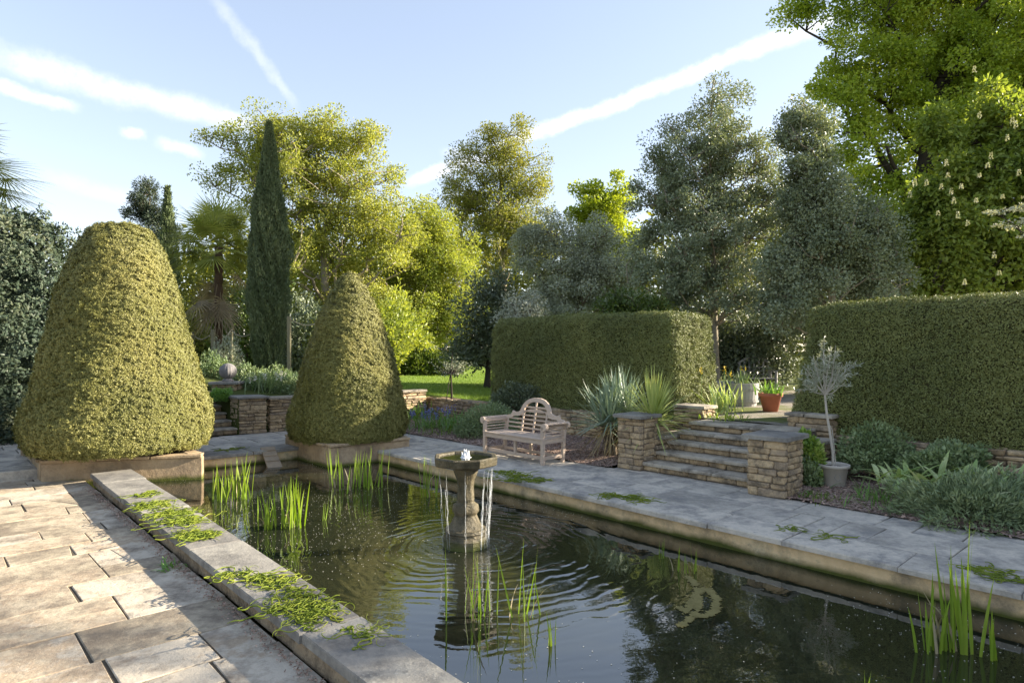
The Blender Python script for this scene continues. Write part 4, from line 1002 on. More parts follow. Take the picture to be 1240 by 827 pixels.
def standard():
    b = onup(547, 17.6); t = thing('standard_tree', 'slim standard shrub with a grey bushy head at the lawn edge', 'standard shrub', b)
    hd = PD(546, 452, 17.6); c = PD(546, 443, 17.6)
    build('trunk', [tube([b, (b+hd)/2, hd, PD(548, 424, 17.6)], [.03, .026, .022, .008], 7), tube([PD(540, 486, 17.4), PD(545, 455, 17.6)], .012, 5)], M['bark_dark'], t)
    rng = R(298); P = []; D = []
    for q in range(26):
        e = hd+np.array([rng.normal(0, .28), rng.normal(0, .25), rng.uniform(-.02, .42)]); build('twig', [tube([hd-[0, 0, .02], (hd+e)/2+[0, 0, .02], e], [.008, .005, .002], 4)], M['bark_dark'], t)
        for w in np.linspace(.35, 1.1, 22): P.append(hd*(1-w)+e*w+rng.normal(0, .025, 3)); D.append(unit(e-hd)+rng.normal(0, .7, 3))
    P = np.array(P); D = np.array(D); n = len(P)
    build('foliage', [cards(P, D, rng.uniform(.05, .09, n), .02, rng)], M['silver'], t)
standard()
# lawn grass along its near edge
def lawn_grass():
    rng = R(299); n = 26000; a = rng.uniform(13, 24, n); b = 10.9+rng.random(n)**1.4*9
    P = np.stack([a*U[0]+b*V[0], a*U[1]+b*V[1], fz(a, b)+.015], 1); D = np.stack([rng.normal(0, .35, n), rng.normal(0, .35, n), np.ones(n)], 1)
    stuff('grass', [cards(P, D, rng.uniform(.04, .10, n), .012, rng)], M['grassblade'], 'short grass blades of the lawn beyond the wall', 'grass')
lawn_grass()

# ------------------------------------------------------------------ algae, petals
def algae(label, spots, z, n, seed, sc=1.):
    rng = R(seed); ch = []; cs = []
    for x, y, rx in spots:
        c = G(x, y, z); cs.append(c); k = c[1]/F; r = rx*k
        for i in range(int(n*rx/58)):
            p = c+np.array([rng.normal(0, r*.36), rng.normal(0, r*.3), .004]); pts = [p]; az = rng.random()*6.28
            hgt = .022*sc*max(0, 1-np.linalg.norm((p-c)[:2])/r)
            cv = rng.normal(0, .35)
            for j in range(22):
                cv = .8*cv+rng.normal(0, .3); az += cv; p = p+np.array([math.cos(az), math.sin(az), 0])*.017; q = p.copy(); q[2] = z+.006+hgt*(.5+.5*math.sin(j*.6+i)); pts.append(q)
            ch.append(tube(pts, np.interp(np.linspace(0, 1, 23), [0, .15, .8, 1], [.3, 1, 1, .3])*rng.uniform(.0018, .006), 5))
    c = np.mean(cs, 0)
    return tag(build('algae_heap', ch, M['algae'], None, True, base=c), label, 'algae heap')
algae('long streak of bright blanket weed on the left coping near the big topiary', [(172, 600, 14), (185, 611, 26), (205, 622, 34), (222, 632, 32), (236, 648, 28), (175, 616, 10), (250, 650, 12)], 0, 130, 301)
algae('large stringy heap of blanket weed on the near left coping', [(352, 722, 16), (366, 734, 24), (386, 744, 18), (372, 752, 20), (330, 740, 10)], 0, 85, 302, 1.4)
algae('thin trail of blanket weed behind the near heap on the left coping', [(282, 696, 9), (305, 700, 16), (326, 705, 13), (338, 710, 12)], 0, 90, 303)
algae('small scrap of blanket weed alone on the left coping nearest the camera', [(440, 771, 11)], 0, 90, 304)
algae('heap of blanket weed on the right coping beside the fountain', [(608, 573, 16), (625, 577, 26), (645, 582, 16), (621, 582, 14)], 0, 110, 305, 1.6)
algae('flattened blanket weed on the right coping below the left pier', [(735, 600, 12), (757, 603, 22), (778, 606, 12)], 0, 80, 306)
algae('scrap of blanket weed on the right coping below the pot', [(955, 641, 8)], 0, 70, 307, .5)
algae('pale scrap of weed on the right coping under the juniper', [(1005, 652, 8)], 0, 70, 308, .5)
algae('blanket weed lying on the coping behind the big iris at the far right', [(1195, 692, 14), (1215, 700, 14), (1240, 705, 12)], 0, 70, 309, .5)
algae('dark green weed on the far coping before the distant steps', [(270, 545, 12), (290, 543, 12)], 0, 60, 310, .6)
def drifting():  # ragged patch of pale yellow flecks strewn just above the water
    rng = R(311); ch = []
    for pts, w in ((((833, 697), (840, 705), (846, 716), (838, 728), (828, 742)), .075), (((846, 716), (852, 712), (860, 716)), .05), (((858, 712), (868, 724), (866, 738), (856, 745)), .07), (((846, 722), (846, 738), (836, 748), (824, 757)), .05), (((838, 735), (828, 738), (822, 735)), .04), (((856, 745), (845, 745)), .05)):
        q = [G(x, y, WZ+.006) for x, y in pts]; P = []
        for i in range(len(q)-1): P += [q[i]*(1-s)+q[i+1]*s for s in np.linspace(0, 1, 40)]
        P = np.array(P); P = np.repeat(P, 9, 0); n = len(P); P[:, :2] += rng.normal(0, w*.16, (n, 2))
        D = rng.normal(size=(n, 3)); D[:, 2] = .0
        P[:, 2] = WZ+.003+rng.random(n)*.004; kk = nz(P, 45., 8)+rng.normal(0, .4, n) > -.25; P, D = P[kk], D[kk]; n = len(P)
        ch.append(cards(P, D, .035, .02, rng, .0, S=np.tile([0., 0, 1.], (n, 1))))
    tag(build('yellow_patch', ch, M['yellow_flecks']), 'ragged pale yellow patch on the water at the right of the pond', 'floating weed')
drifting()
def specks():
    rng = R(312); n = 7000
    a = rng.uniform(-1, 12, n); b = rng.uniform(2.5, 6.3, n)
    p = np.stack([a*U[0]+b*V[0], a*U[1]+b*V[1]], 1); dens = nz(np.c_[p, p[:, :1]*0], .9, 5)
    k = dens > -.5+rng.random(n)*.8; p = p[k]; n = len(p)
    P = np.c_[p, np.full(n, WZ+.004)]; D = rng.normal(size=(n, 3)); D[:, 2] = 0
    s = rng.uniform(.006, .015, n)
    stuff('petals', [cards(P, D, s, s*.8, rng, .0, S=np.tile([0., 0, 1.], (n, 1)))], M['petal'], 'tiny pale petals and specks floating over the pond', 'petals')
specks()
def debris():
    rng = R(313); n = 1800; a = rng.uniform(1.5, 11.5, n); b = 1.8-np.abs(rng.normal(0, .05, n))
    P = np.c_[a*U[0]+b*V[0], a*U[1]+b*V[1], np.full(n, -.155)+rng.random(n)*.02]; D = rng.normal(size=(n, 3)); D[:, 2] *= .3
    stuff('leaf_litter', [cards(P, D, rng.uniform(.012, .035, n), .014, rng)], M['chip'], 'dry brown leaf litter along the foot of the left pond wall', 'leaf litter')
debris()

# ------------------------------------------------------------------ trees
def lobe(x, y, rx, ry, Y, dep=.85):
    k = Y/F; c = PD(x, y, Y); return (*c, rx*k, rx*k*dep, ry*k)
def tree(name, label, cat, base, lobes, ncl, nleaf, L, asp, clr, leaf, bark, tr, seed, top=.8, nl=14, gap=0., droop=.0, twig=.012, flat=.75, group=None, surf=.45, extra=None, path=None, tip=1.0):
    rng = R(seed); base = np.asarray(base, float); lb = np.array(lobes)
    vol = lb[:, 3]*lb[:, 4]*lb[:, 5]; vol = vol**.8; idx = rng.choice(len(lb), ncl*3, p=vol/vol.sum())
    d = unit(rng.normal(size=(ncl*3, 3)))*(rng.random((ncl*3, 1))**surf)
    C = lb[idx, :3]+d*lb[idx, 3:6]
    g = nz(C, 3.2/max(.6, clr), seed+2); C = C[g > gap-.6][:ncl]; C = C[C[:, 2] > base[2]+.15]
    cen = (lb[:, :3]*vol[:, None]).sum(0)/vol.sum(); ztop = (lb[:, 2]+lb[:, 5]*.6).max()
    tp = np.array([cen[0], cen[1], base[2]+(ztop-base[2])*top])
    if path is None:
        s = np.linspace(0, 1, 9); tr_p = np.outer(1-s, base)+np.outer(s, tp); tr_p[:, :2] += np.cumsum(rng.normal(0, tr*.35, (9, 2)), 0)*np.array([s]).T
    else: tr_p = np.array(path, float)
    k = len(tr_p); rr = tr*(1-.82*np.linspace(0, 1, k)); rr[0] *= 1.25
    wood = [tube(tr_p, rr, 9)]
    # limbs
    ft = [rng.integers(len(C))]; dist = np.full(len(C), 1e9)
    for i in range(min(nl, len(C))-1):
        dist = np.minimum(dist, np.linalg.norm(C-C[ft[-1]], axis=1)); ft.append(int(dist.argmax()))
    nodes = [tr_p[2:]]; 
    for i in ft:
        e = C[i]; zt = np.clip(e[2]-.55*np.linalg.norm(e[:2]-cen[:2])-.6, base[2]+.25*(tp[2]-base[2]), tp[2]); j = int(np.abs(tr_p[:, 2]-zt).argmin())
        a = tr_p[j]; s = np.linspace(0, 1, 7)[:, None]; Lh = np.linalg.norm(e-a)
        pth = a*(1-s)+e*s; pth[:, 2] += (np.sin(s[:, 0]*np.pi)*.08*Lh); pth += rng.normal(0, .035*Lh, pth.shape)*np.sin(s*np.pi)
        r0 = max(twig*1.5, rr[j]*.45); wood.append(tube(pth, np.linspace(r0, twig*.7, 7), 6)); nodes.append(pth[2:])
    nodes = np.vstack(nodes)
    for c in C:
        dd = np.linalg.norm(nodes-c, axis=1)+np.maximum(0, nodes[:, 2]-c[2])*1.2; j = int(dd.argmin()); a = nodes[j]
        m_ = (a+c)/2+rng.normal(0, .12*max(.2, dd[j]), 3)*.5
        wood.append(tube([a, m_, c], [twig, twig*.7, twig*.35], 4))
        q = c+unit(c-a)*clr*.7+rng.normal(0, .3*clr, 3); wood.append(tube([c, q], [twig*.35, twig*.15], 3))
    t = thing(name, label, cat, base, group)
    build('trunk', wood, bark, t, True)
    per = np.maximum(4, (nleaf/len(C)*rng.uniform(.4, 1.6, len(C))).astype(int)); ci = np.repeat(np.arange(len(C)), per); n = len(ci)
    o = rng.normal(size=(n, 3)); o = o/np.maximum(1, np.linalg.norm(o, axis=1, keepdims=True)/1.75)*np.array([1, 1, flat]); o = o*(clr*rng.uniform(.6, 1.25, len(C))[ci]*.6)[:, None]
    P = C[ci]+o; keep = P[:, 2] > base[2]+.03; P = P[keep]; o = o[keep]; n = len(P)
    D = unit(o)*.7+unit(P-cen)*.25+rng.normal(0, .7, (n, 3))+np.array([0, 0, -droop])
    Ls = rng.uniform(L*.6, L*1.25, n)
    build('crown', [cards(P, D, Ls, Ls*asp, rng, .15, S=unit(P-cen)*.5+np.array([0, 0, .6])+rng.normal(0, .6, (n, 3)))], leaf, t)
    if extra: extra(t, C, rng)
    return t
Y = 30.
tree('oak_tree', 'big yellow green spring oak rising behind the tall cypress', 'tree', onup(400, Y), [lobe(365, 215, 88, 78, Y), lobe(300, 205, 55, 60, Y), lobe(430, 220, 62, 70, Y), lobe(455, 290, 55, 60, Y), lobe(380, 300, 75, 60, Y), lobe(265, 190, 28, 32, Y), lobe(420, 375, 60, 45, Y), lobe(340, 165, 60, 30, Y), lobe(410, 165, 55, 28, Y)], 560, 105000, .115, .62, .5, M['oak'], M['bark_grey'], .32, 401, .72, 34, .25, 0, .03)
Y = 33.
tree('hazel_tree', 'bright yellow green bushy tree between the oak and the tall loose tree', 'tree', onup(510, Y), [lobe(500, 300, 45, 60, Y), lobe(540, 320, 42, 62, Y), lobe(500, 370, 55, 50, Y), lobe(555, 385, 38, 45, Y), lobe(470, 400, 40, 40, Y), lobe(520, 265, 28, 30, Y)], 300, 85000, .12, .62, .6, M['lime'], M['bark_grey'], .2, 402, .75, 20, .0, 0, .025)
Y = 38.
tree('tall_tree', 'tall loose tree with pale upper leaves in the middle of the background', 'tree', onup(612, Y), [lobe(612, 195, 40, 45, Y), lobe(622, 155, 20, 28, Y), lobe(570, 240, 40, 52, Y), lobe(640, 225, 32, 45, Y), lobe(600, 275, 55, 55, Y), lobe(645, 290, 32, 40, Y), lobe(560, 190, 20, 22, Y), lobe(590, 165, 22, 26, Y)], 320, 52000, .13, .58, .62, M['birch'], M['bark_grey'], .28, 403, .85, 22, .2, 0, .035)
Y = 42.
tree('maple_tree', 'acid green maple top showing above the silver shrubs', 'tree', onup(728, Y), [lobe(728, 265, 36, 42, Y), lobe(745, 235, 20, 22, Y), lobe(710, 245, 20, 24, Y), lobe(735, 310, 40, 40, Y)], 120, 24000, .2, .65, .7, M['acid'], M['bark'], .22, 404, .8, 10)
Y = 24.
tree('silver_tree', 'large silver grey evergreen behind the middle hedge', 'tree', onup(690, Y), [lobe(680, 320, 55, 55, Y), lobe(665, 285, 34, 34, Y), lobe(725, 320, 45, 60, Y), lobe(700, 370, 62, 45, Y), lobe(750, 345, 40, 60, Y), lobe(640, 300, 22, 22, Y)], 300, 80000, .09, .5, .42, M['silver'], M['bark'], .16, 405, .8, 20, .1, .2, .02)
tree('dark_evergreen', 'dark evergreen bush at the left of the middle hedge', 'tree', onup(590, 22.5), [lobe(580, 385, 34, 55, 22.5), lobe(600, 370, 28, 42, 22.5), lobe(575, 420, 30, 35, 22.5), lobe(620, 400, 35, 40, 22.5)], 130, 17000, .12, .5, .45, M['dark_leaf'], M['bark_dark'], .12, 406, .8, 10, -.3)
tree('blossom_shrub', 'pale silvery shrub with drooping sprays just above the middle hedge', 'shrub', onup(640, 19.8), [lobe(636, 375, 30, 22, 19.8), lobe(625, 395, 25, 30, 19.8)], 70, 7000, .10, .4, .32, M['olive'], M['bark'], .07, 407, .8, 8, -.3, .4)
tree('light_shrub', 'fresh green shrub peeping over the middle hedge', 'shrub', onup(765, 16.5), [lobe(765, 372, 34, 18, 16.5), lobe(750, 390, 30, 30, 16.5), lobe(785, 385, 26, 24, 16.5)], 70, 6000, .10, .5, .32, M['hedge_low'], M['bark'], .07, 408, .8, 8, -.3, .2)
Y = 17.5
tree('holly_tree', 'tall open grey green holly behind the gap in the hedges', 'tree', onup(868, Y), [lobe(872, 150, 48, 58, Y), lobe(835, 200, 58, 60, Y), lobe(895, 205, 52, 65, Y), lobe(800, 250, 40, 50, Y), lobe(850, 280, 80, 60, Y), lobe(815, 330, 60, 48, Y), lobe(880, 340, 70, 55, Y), lobe(885, 105, 22, 22, Y), lobe(925, 250, 40, 60, Y)], 620, 95000, .078, .58, .29, M['holly'], M['bark_grey'], .10, 409, .86, 40, .32, 0, .018)
Y = 15.8
tree('holly_tree', 'second grey holly with bare twigs in front of the big green tree', 'tree', onup(1010, Y), [lobe(975, 200, 36, 80, Y), lobe(1000, 260, 58, 60, Y), lobe(1040, 280, 45, 50, Y), lobe(985, 320, 60, 50, Y), lobe(1050, 330, 52, 45, Y), lobe(965, 150, 18, 34, Y), lobe(950, 350, 40, 50, Y)], 520, 85000, .078, .58, .27, M['holly'], M['bark_grey'], .10, 410, .8, 34, .25, 0, .018)
Y = 26.
tp_ = [onup(1108, Y), PD(1108, 380, Y), PD(1102, 320, Y), PD(1108, 260, Y), PD(1122, 190, Y), PD(1135, 120, Y), PD(1150, 60, Y), PD(1165, -30, Y), PD(1180, -120, Y)]
tree('lime_tree', 'huge fresh green tree filling the upper right with a dark forked trunk', 'tree', tp_[0], [lobe(1060, 100, 75, 70, Y), lobe(1040, 190, 58, 60, Y), lobe(1150, 60, 110, 90, Y), lobe(1230, 120, 110, 110, Y), lobe(1150, 170, 80, 70, Y), lobe(1020, 130, 42, 50, Y), lobe(1080, 0, 80, 60, Y), lobe(1200, -80, 140, 110, Y), lobe(1100, -80, 90, 80, Y), lobe(1290, 0, 120, 130, Y), lobe(1080, 260, 50, 60, Y), lobe(960, 5, 32, 18, Y), lobe(1005, 10, 40, 22, Y), lobe(1330, 150, 110, 130, Y)], 900, 300000, .125, .7, .62, M['big_green'], M['bark_dark'], .5, 411, 1., 34, .0, .15, .03, path=tp_)
Y = 16.6
def candles(t, C, rng):
    P0 = [(1186, 140), (1200, 190), (1152, 232), (1160, 262), (1182, 242), (1226, 148), (1220, 168), (1146, 198), (1108, 222), (1122, 222), (1155, 244), (1186, 212), (1214, 238), (1102, 236), (1136, 258), (1172, 270), (1234, 210), (1230, 152), (1140, 226), (1204, 310), (1168, 342), (1210, 330), (1180, 85), (1196, 200), (1148, 212), (1164, 226)]
    for x, y in P0:
        c = PD(x, y, Y-2.3+rng.normal(0, .3)); n = 50; h = rng.random(n); az = rng.random(n)*6.28; r = .026*(1-h*.8)
        P = c+np.stack([np.cos(az)*r, np.sin(az)*r, h*rng.uniform(.09, .17)-.06], 1)
        build('flower_spike', [cards(P, np.stack([np.cos(az), np.sin(az), np.full(n, .4)], 1), .03, .024, rng)], M['candle'], t)
tree('horse_chestnut', 'horse chestnut with white flower candles above the right hedge', 'tree', onup(1180, Y), [lobe(1160, 230, 60, 45, Y), lobe(1215, 200, 60, 55, Y), lobe(1190, 290, 75, 50, Y), lobe(1130, 280, 45, 45, Y), lobe(1250, 260, 60, 60, Y), lobe(1150, 340, 60, 30, Y), lobe(1230, 335, 60, 40, Y), lobe(1300, 220, 60, 90, Y), lobe(1105, 255, 40, 40, Y), lobe(1210, 140, 45, 40, Y), lobe(1150, 165, 35, 35, Y)], 460, 66000, .15, .52, .36, M['chestnut'], M['bark_dark'], .2, 412, .75, 28, .3, .35, .02, extra=candles)
tree('blossom_tree', 'small tree carrying layers of white blossom at the right edge', 'tree', onup(1275, 12.6), [lobe(1230, 252, 28, 5, 12.6, 1.2), lobe(1240, 268, 30, 5, 12.6, 1.2), lobe(1270, 285, 36, 6, 12.6, 1.), lobe(1290, 240, 45, 14, 12.6)], 60, 3200, .05, .75, .13, M['candle'], M['bark_dark'], .06, 413, .95, 12, -.3, 0, .01, .25)
tree('understorey_tree', 'dark shrubbery filling the gap behind the half barrel', 'shrub', onup(905, 19.), [lobe(880, 415, 40, 45, 19.), lobe(930, 415, 40, 45, 19.), lobe(905, 440, 50, 28, 19.)], 120, 16000, .12, .5, .45, M['dark_leaf'], M['bark_dark'], .1, 414, .7, 10, -.4)
tree('understorey_tree', 'dark shrubbery behind the long right hedge', 'shrub', onup(1080, 17.6), [lobe(1000, 385, 45, 30, 17.6), lobe(1070, 370, 55, 30, 17.6), lobe(1130, 370, 55, 28, 17.6), lobe(1210, 375, 60, 30, 17.6)], 130, 14000, .12, .5, .45, M['dark_leaf'], M['bark_dark'], .1, 415, .7, 12, -.4)
tree('pine_tree', 'small bluish pine on the skyline behind the big topiary', 'pine', onup(175, 46.), [lobe(172, 245, 22, 12, 46.), lobe(178, 230, 14, 9, 46.), lobe(168, 262, 20, 9, 46.), lobe(192, 262, 16, 12, 46.), lobe(205, 285, 22, 10, 46), lobe(180, 290, 30, 14, 46.)], 110, 16000, .24, .25, .5, M['leylandii'], M['bark'], .2, 416, .95, 12, 0., 0, .03)
tree('added_shade_tree', 'loose unseen tree added beyond the right edge to throw dappled shade across the terrace', 'tree', (14.6, 6.6, .9), [(14.2, 6.0, 5.2, 1.9, 1.9, 2.2), (14.8, 7.4, 6.2, 1.6, 1.6, 1.8), (13.8, 4.6, 5.8, 1.4, 1.5, 1.6)], 70, 4200, .11, .6, .34, M['birch'], M['bark_grey'], .14, 416, .85, 14, .15, 0, .02)  # out of view, added only to dapple the left terrace with shade
# far wood
def far_wood():
    rng = R(421); n = 60000
    ang = rng.uniform(-.62, .85, n); Yd = rng.uniform(46, 62, n); X = Yd*ang
    px = CX+F*ang; topy = np.interp(px, [130, 200, 250, 420, 520, 640, 760, 940, 1240], [330, 320, 300, 290, 290, 300, 300, 270, 200])
    ht = (HZ-topy)*54/F+1.9; ht = ht*(1+.12*nz(np.c_[X, Yd, X*0], .5, 3)); z = ht*rng.random(n)**.75
    P = np.stack([X, Yd, z], 1); D = rng.normal(size=(n, 3))
    stuff('far_wood', [cards(P, D, rng.uniform(.3, .6, n), .3, rng)], M['wood'], 'mass of sunlit woodland closing the view behind the garden trees', 'woodland')
far_wood()
shrubs = [(215, 27., 2.2, 3.0, 'birch', 'loose shrub tangled behind the palm on its left'), (300, 28., 2.2, 3.4, 'hedge_low', 'green shrub behind the palm and the cypress'), (360, 27., 2., 2.6, 'dark_leaf', 'dark shrub behind the rope post'), (430, 28., 2.4, 2.8, 'lime', 'yellow green shrub under the oak'), (480, 30, 2., 3.2, 'lime', 'yellow green shrub at the back of the lawn')]
for i, (x, Y, r, h, m, k) in enumerate(shrubs):
    shrub('background_shrub', k, 'shrub', onup(x, Y), (r, r*.7, h), 9000, M[m], 430+i, (.12, .22), .6, .25, 4.)
# low hedge behind the lawn
p = onup(500, 29.)
shrub('low_hedge', 'low dark hedge closing the back of the lawn', 'hedge', p, (2.3, .8, 1.1), 9000, M['hedge_low'], 440, (.1, .18), .6, .12, 4.)

# cypresses: columns of upright sprays
def cypress(label, x, Y, ytop, wpx, n, seed, mat, name='cypress_tree', L=(.06, .14)):
    rng = R(seed); b = onup(x, Y); k = Y/F; zt = CAMZ+(HZ-ytop)*k; H = zt-b[2]; r = wpx*k/2
    t_ = rng.random(n)**.85; rr = r*np.minimum(1, np.minimum((1-t_)*2.2+.04, .66+1.2*t_)); az = rng.random(n)*6.283
    q = np.stack([np.cos(az), np.sin(az), t_*H/r*.33], 1); bump = 1+.12*nz(q, 3.6, seed)+.16*nz(q, 9., seed+1)+.08*nz(q, 20., seed+2)
    rad = rr*bump*rng.random(n)**.16
    P = np.stack([b[0]+np.cos(az)*rad, b[1]+np.sin(az)*rad, b[2]+t_*H], 1)
    D = np.stack([np.cos(az)*.35, np.sin(az)*.35, np.ones(n)], 1)+rng.normal(0, .28, (n, 3)); Ls = rng.uniform(L[0], L[1], n)
    o = thing(name, label, 'cypress', b)
    zz = np.linspace(0, .95, 20); core = lathe([(r*.62*min(1, (1-t)*2.3, .72+1.6*t), t*H) for t in zz]+[(.01, H*.97)], b, 14, 1)
    build('crown', [cards(P, D, Ls, Ls*.3, rng, .15), core], [mat, M['twig']], o)
    build('trunk', [tube([b-[0, 0, .1], b+[0, 0, H*.5]], [r*.2, r*.1], 7)], M['bark'], o)
cypress('tall slender Italian cypress standing right of the palm', 326, 19., 150, 43, 60000, 451, M['cypress'])
cypress('small distant cypress on the skyline left of the palm', 203, 34., 228, 24, 6000, 452, M['cypress'], L=(.15, .3))

# palms
def palm(label, b, crown, nf, Lf, seed, tr=.14, dead=9):
    rng = R(seed); b = np.asarray(b, float); crown = np.asarray(crown, float)
    t = thing('palm_tree', label, 'palm', b)
    s = np.linspace(0, 1, 24); P = np.outer(1-s, b)+np.outer(s, crown)
    build('trunk', [tube(P, tr*(1+.12*np.sin(s*70))*(1-.1*s), 12)], M['palm_fibre'], t)
    for i in range(nf+dead):
        isd = i >= nf; el = math.radians(rng.uniform(-35, 78)) if not isd else math.radians(rng.uniform(-82, -40)); az = rng.random()*6.283
        d = np.array([math.cos(az)*math.cos(el), math.sin(az)*math.cos(el), math.sin(el)])
        o = crown+np.array([0, 0, -.15 if isd else .05])+([0, 0, -rng.random()*1.5] if isd else np.zeros(3))
        pl = Lf*rng.uniform(.42, .6); hub = o+d*pl-np.array([0, 0, .05*pl])
        side = unit(np.cross(d, [0, 0, 1.])); upv = np.cross(side, d)
        ch = [tube([o, (o+hub)/2+[0, 0, .02], hub], [.014, .01, .008], 4)]
        nfz = 26
        for j in range(nfz):
            th = math.radians(-125+250*j/(nfz-1)); dd = unit(d*math.cos(th)+side*math.sin(th)+upv*.12*math.cos(th*2)-np.array([0, 0, .12]))
            ll = Lf*.55*(1-.25*abs(th)/2.2)*rng.uniform(.85, 1.1)
            ch.append(blade(hub, dd, ll, .04, .16 if not isd else .3, rng, 4, unit(np.cross(dd, upv)), .3))
        build('dead_frond' if isd else 'frond', ch, M['dead_frond'] if isd else M['palm'], t)
M['palm'] = leafmat('fan palm leaf', [(0.198, 0.252, 0.063), (0.342, 0.378, 0.099), (0.54, 0.54, 0.162)], .25, .35, 1.5)
palm('shaggy fan palm between the big topiary and the cypress', onup(264, 21.), PD(265, 300, 21.), 56, 1.75, 461)
palm('fan palm whose fronds reach in from the left above the dark hedge', (-17.3, 18.5, -.2), PD(-18, 215, 18.5)+np.array([-1.0, 0, 0]), 46, 2.2, 462, .16, 8)
# tall dark conifer hedge on the left
hedge('tall dark blue green conifer hedge at the left edge behind the big topiary', 16.5, 19.2, -10, 2.5, -.2, 4.85, .35, 210000, M['leylandii'], 471, .8, 'conifer_hedge', 'hedge', sz=2.1, amp=3.2)

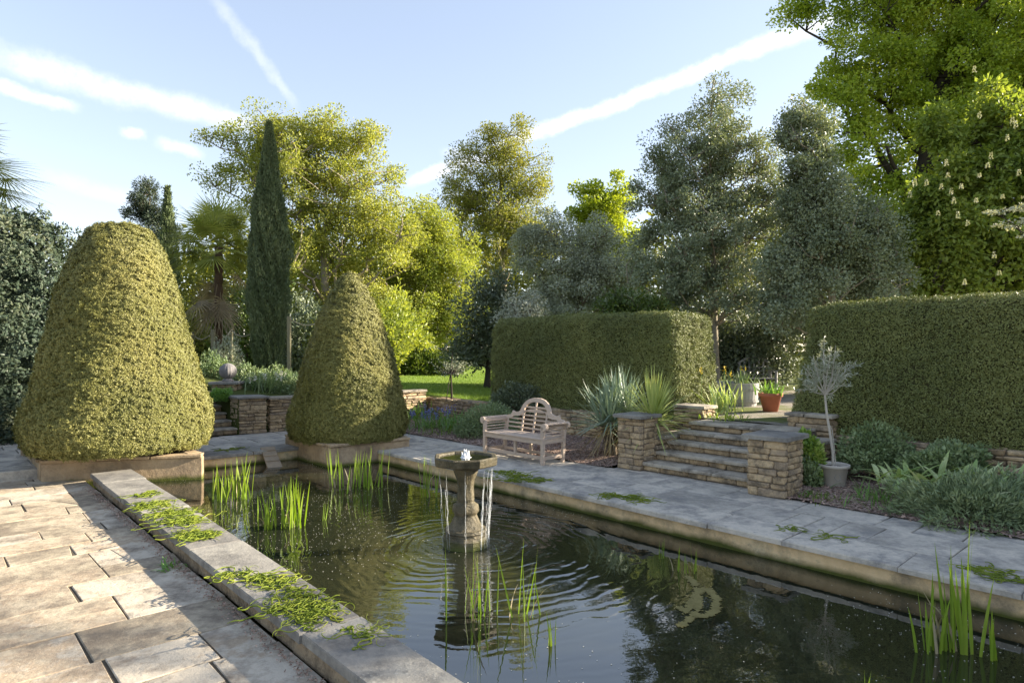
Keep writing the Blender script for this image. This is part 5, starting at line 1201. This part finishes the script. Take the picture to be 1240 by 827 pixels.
# ------------------------------------------------------------------ sky, sun, camera
SUN_EL, SUN_AZ = 20.5, 79.5
def sky():
    w = bpy.data.worlds.new('World'); scene.world = w; w.use_nodes = True; nt = w.node_tree; nt.nodes.clear()
    s = nt.nodes.new('ShaderNodeTexSky'); s.sky_type = 'NISHITA'; s.sun_disc = False
    s.sun_elevation = math.radians(SUN_EL); s.sun_rotation = math.radians(SUN_AZ); s.air_density = 1.0; s.dust_density = .4; s.ozone_density = 1.0
    d = nt.nodes.new('ShaderNodeTexCoord').outputs['Generated']
    nn = nt.nodes.new('ShaderNodeTexNoise'); nn.inputs['Scale'].default_value = 16; nn.inputs['Detail'].default_value = 7; nn.inputs['Roughness'].default_value = .65; nt.links.new(d, nn.inputs['Vector'])
    v1 = nt.nodes.new('ShaderNodeVectorMath'); v1.operation = 'SUBTRACT'; nt.links.new(nn.outputs['Color'], v1.inputs[0]); v1.inputs[1].default_value = (.5, .5, .5)
    v2 = nt.nodes.new('ShaderNodeVectorMath'); v2.operation = 'MULTIPLY_ADD'; nt.links.new(v1.outputs[0], v2.inputs[0]); v2.inputs[1].default_value = (.034,)*3; nt.links.new(d, v2.inputs[2])
    wd = v2.outputs[0]
    tex = noise(nt, d, 34, 6, .7)
    def dirpx(x, y): return unit(np.array([(x-CX)/F, 1, (HZ-y)/F]))
    def dot(vec):
        n = nt.nodes.new('ShaderNodeVectorMath'); n.operation = 'DOT_PRODUCT'; nt.links.new(wd, n.inputs[0]); n.inputs[1].default_value = tuple(float(x) for x in vec); return n.outputs['Value']
    def mr(v, a, b, c, e):
        n = nt.nodes.new('ShaderNodeMapRange'); n.interpolation_type = 'SMOOTHSTEP'
        for i, q in enumerate((v, a, b, c, e)):
            if isinstance(q, bpy.types.NodeSocket): nt.links.new(q, n.inputs[i])
            else: n.inputs[i].default_value = q
        return n.outputs[0]
    total = None
    for A, B, w0, w1, st, fade in [((238, -30), (366, 140), 9, 6, .26, .3), ((-60, 55), (330, 158), 16, 12, .6, .22), ((-60, 92), (100, 135), 9, 7, .6, .3), ((30, 203), (175, 245), 10, 10, .2, .35), ((1060, 3), (480, 228), 11, 8, .85, .12), ((140, 158), (180, 163), 6, 6, .55, .5), ((180, 166), (250, 192), 9, 8, .6, .5), ((530, 190), (575, 183), 8, 6, .5, .5), ((1100, -180), (900, 60), 10, 10, .0, .3)]:
        if st <= 0: continue
        a, b = dirpx(*A), dirpx(*B); Nn = unit(np.cross(a, b)); T = unit(b-a*(a@b)); e = float(b@T)
        al = dot(T); ds = mth(nt, 'ABSOLUTE', dot(Nn))
        wdt = mth(nt, 'ADD', mth(nt, 'MULTIPLY', al, (w1-w0)/F/e), w0/F)
        q = mth(nt, 'DIVIDE', ds, wdt)
        f = mth(nt, 'MULTIPLY', mr(q, .1, 1.25, 1., 0.), mth(nt, 'MULTIPLY', mr(al, 0., e*fade, 0., 1.), mr(al, e*(1-fade*.6), e, 1., 0.)))
        fr = dot(a); f = mth(nt, 'MULTIPLY', f, mth(nt, 'GREATER_THAN', fr, .2))
        f = mth(nt, 'MULTIPLY', f, mth(nt, 'MULTIPLY', mr(tex, .25, .65, .45, 1.), st))
        total = f if total is None else mth(nt, 'MAXIMUM', total, f)
    hs = nt.nodes.new('ShaderNodeHueSaturation'); hs.inputs['Saturation'].default_value = .95; gm = nt.nodes.new('ShaderNodeGamma'); gm.inputs[1].default_value = .64; nt.links.new(s.outputs[0], gm.inputs[0]); nt.links.new(gm.outputs[0], hs.inputs['Color'])
    tint = mixc(nt, 1., hs.outputs[0], (1.0, .955, .985), 'MULTIPLY')
    col = mixc(nt, total, tint, (3.0, 3.0, 3.05))
    bg = nt.nodes.new('ShaderNodeBackground'); bg.inputs[1].default_value = .124; nt.links.new(col, bg.inputs[0])
    o = nt.nodes.new('ShaderNodeOutputWorld'); nt.links.new(bg.outputs[0], o.inputs[0])
sky()
el, az = math.radians(SUN_EL), math.radians(SUN_AZ)
sd = Vector((math.sin(az)*math.cos(el), math.cos(az)*math.cos(el), math.sin(el)))
L_ = bpy.data.lights.new('sun', 'SUN'); L_.energy = 4.6; L_.angle = math.radians(.6); L_.color = (1, .88, .70)
so = bpy.data.objects.new('sun', L_); COL.objects.link(so); so.rotation_euler = sd.to_track_quat('Z', 'Y').to_euler(); so.location = (20, 6, 12)
cam = bpy.data.cameras.new('camera'); co = bpy.data.objects.new('camera', cam); COL.objects.link(co)
cam.sensor_width = 36; cam.lens = F/1240*36; cam.shift_y = (HZ-413.5)/1240; cam.clip_end = 2000; cam.clip_start = .05
co.location = (0, 0, CAMZ); co.rotation_euler = (math.pi/2, 0, 0)
scene.camera = co
for o in scene.objects:
    if '_b' in o: del o['_b']
vs_ = scene.view_settings; scene.display_settings.display_device = 'sRGB'
vs_.view_transform = 'Standard'; vs_.look = 'None'; vs_.gamma = 1; vs_.exposure = 2.05; vs_.use_curve_mapping = False
scene.cycles.max_bounces = 8; scene.cycles.transparent_max_bounces = 8; scene.cycles.use_denoising = True
scene.cycles.sample_clamp_indirect = 6
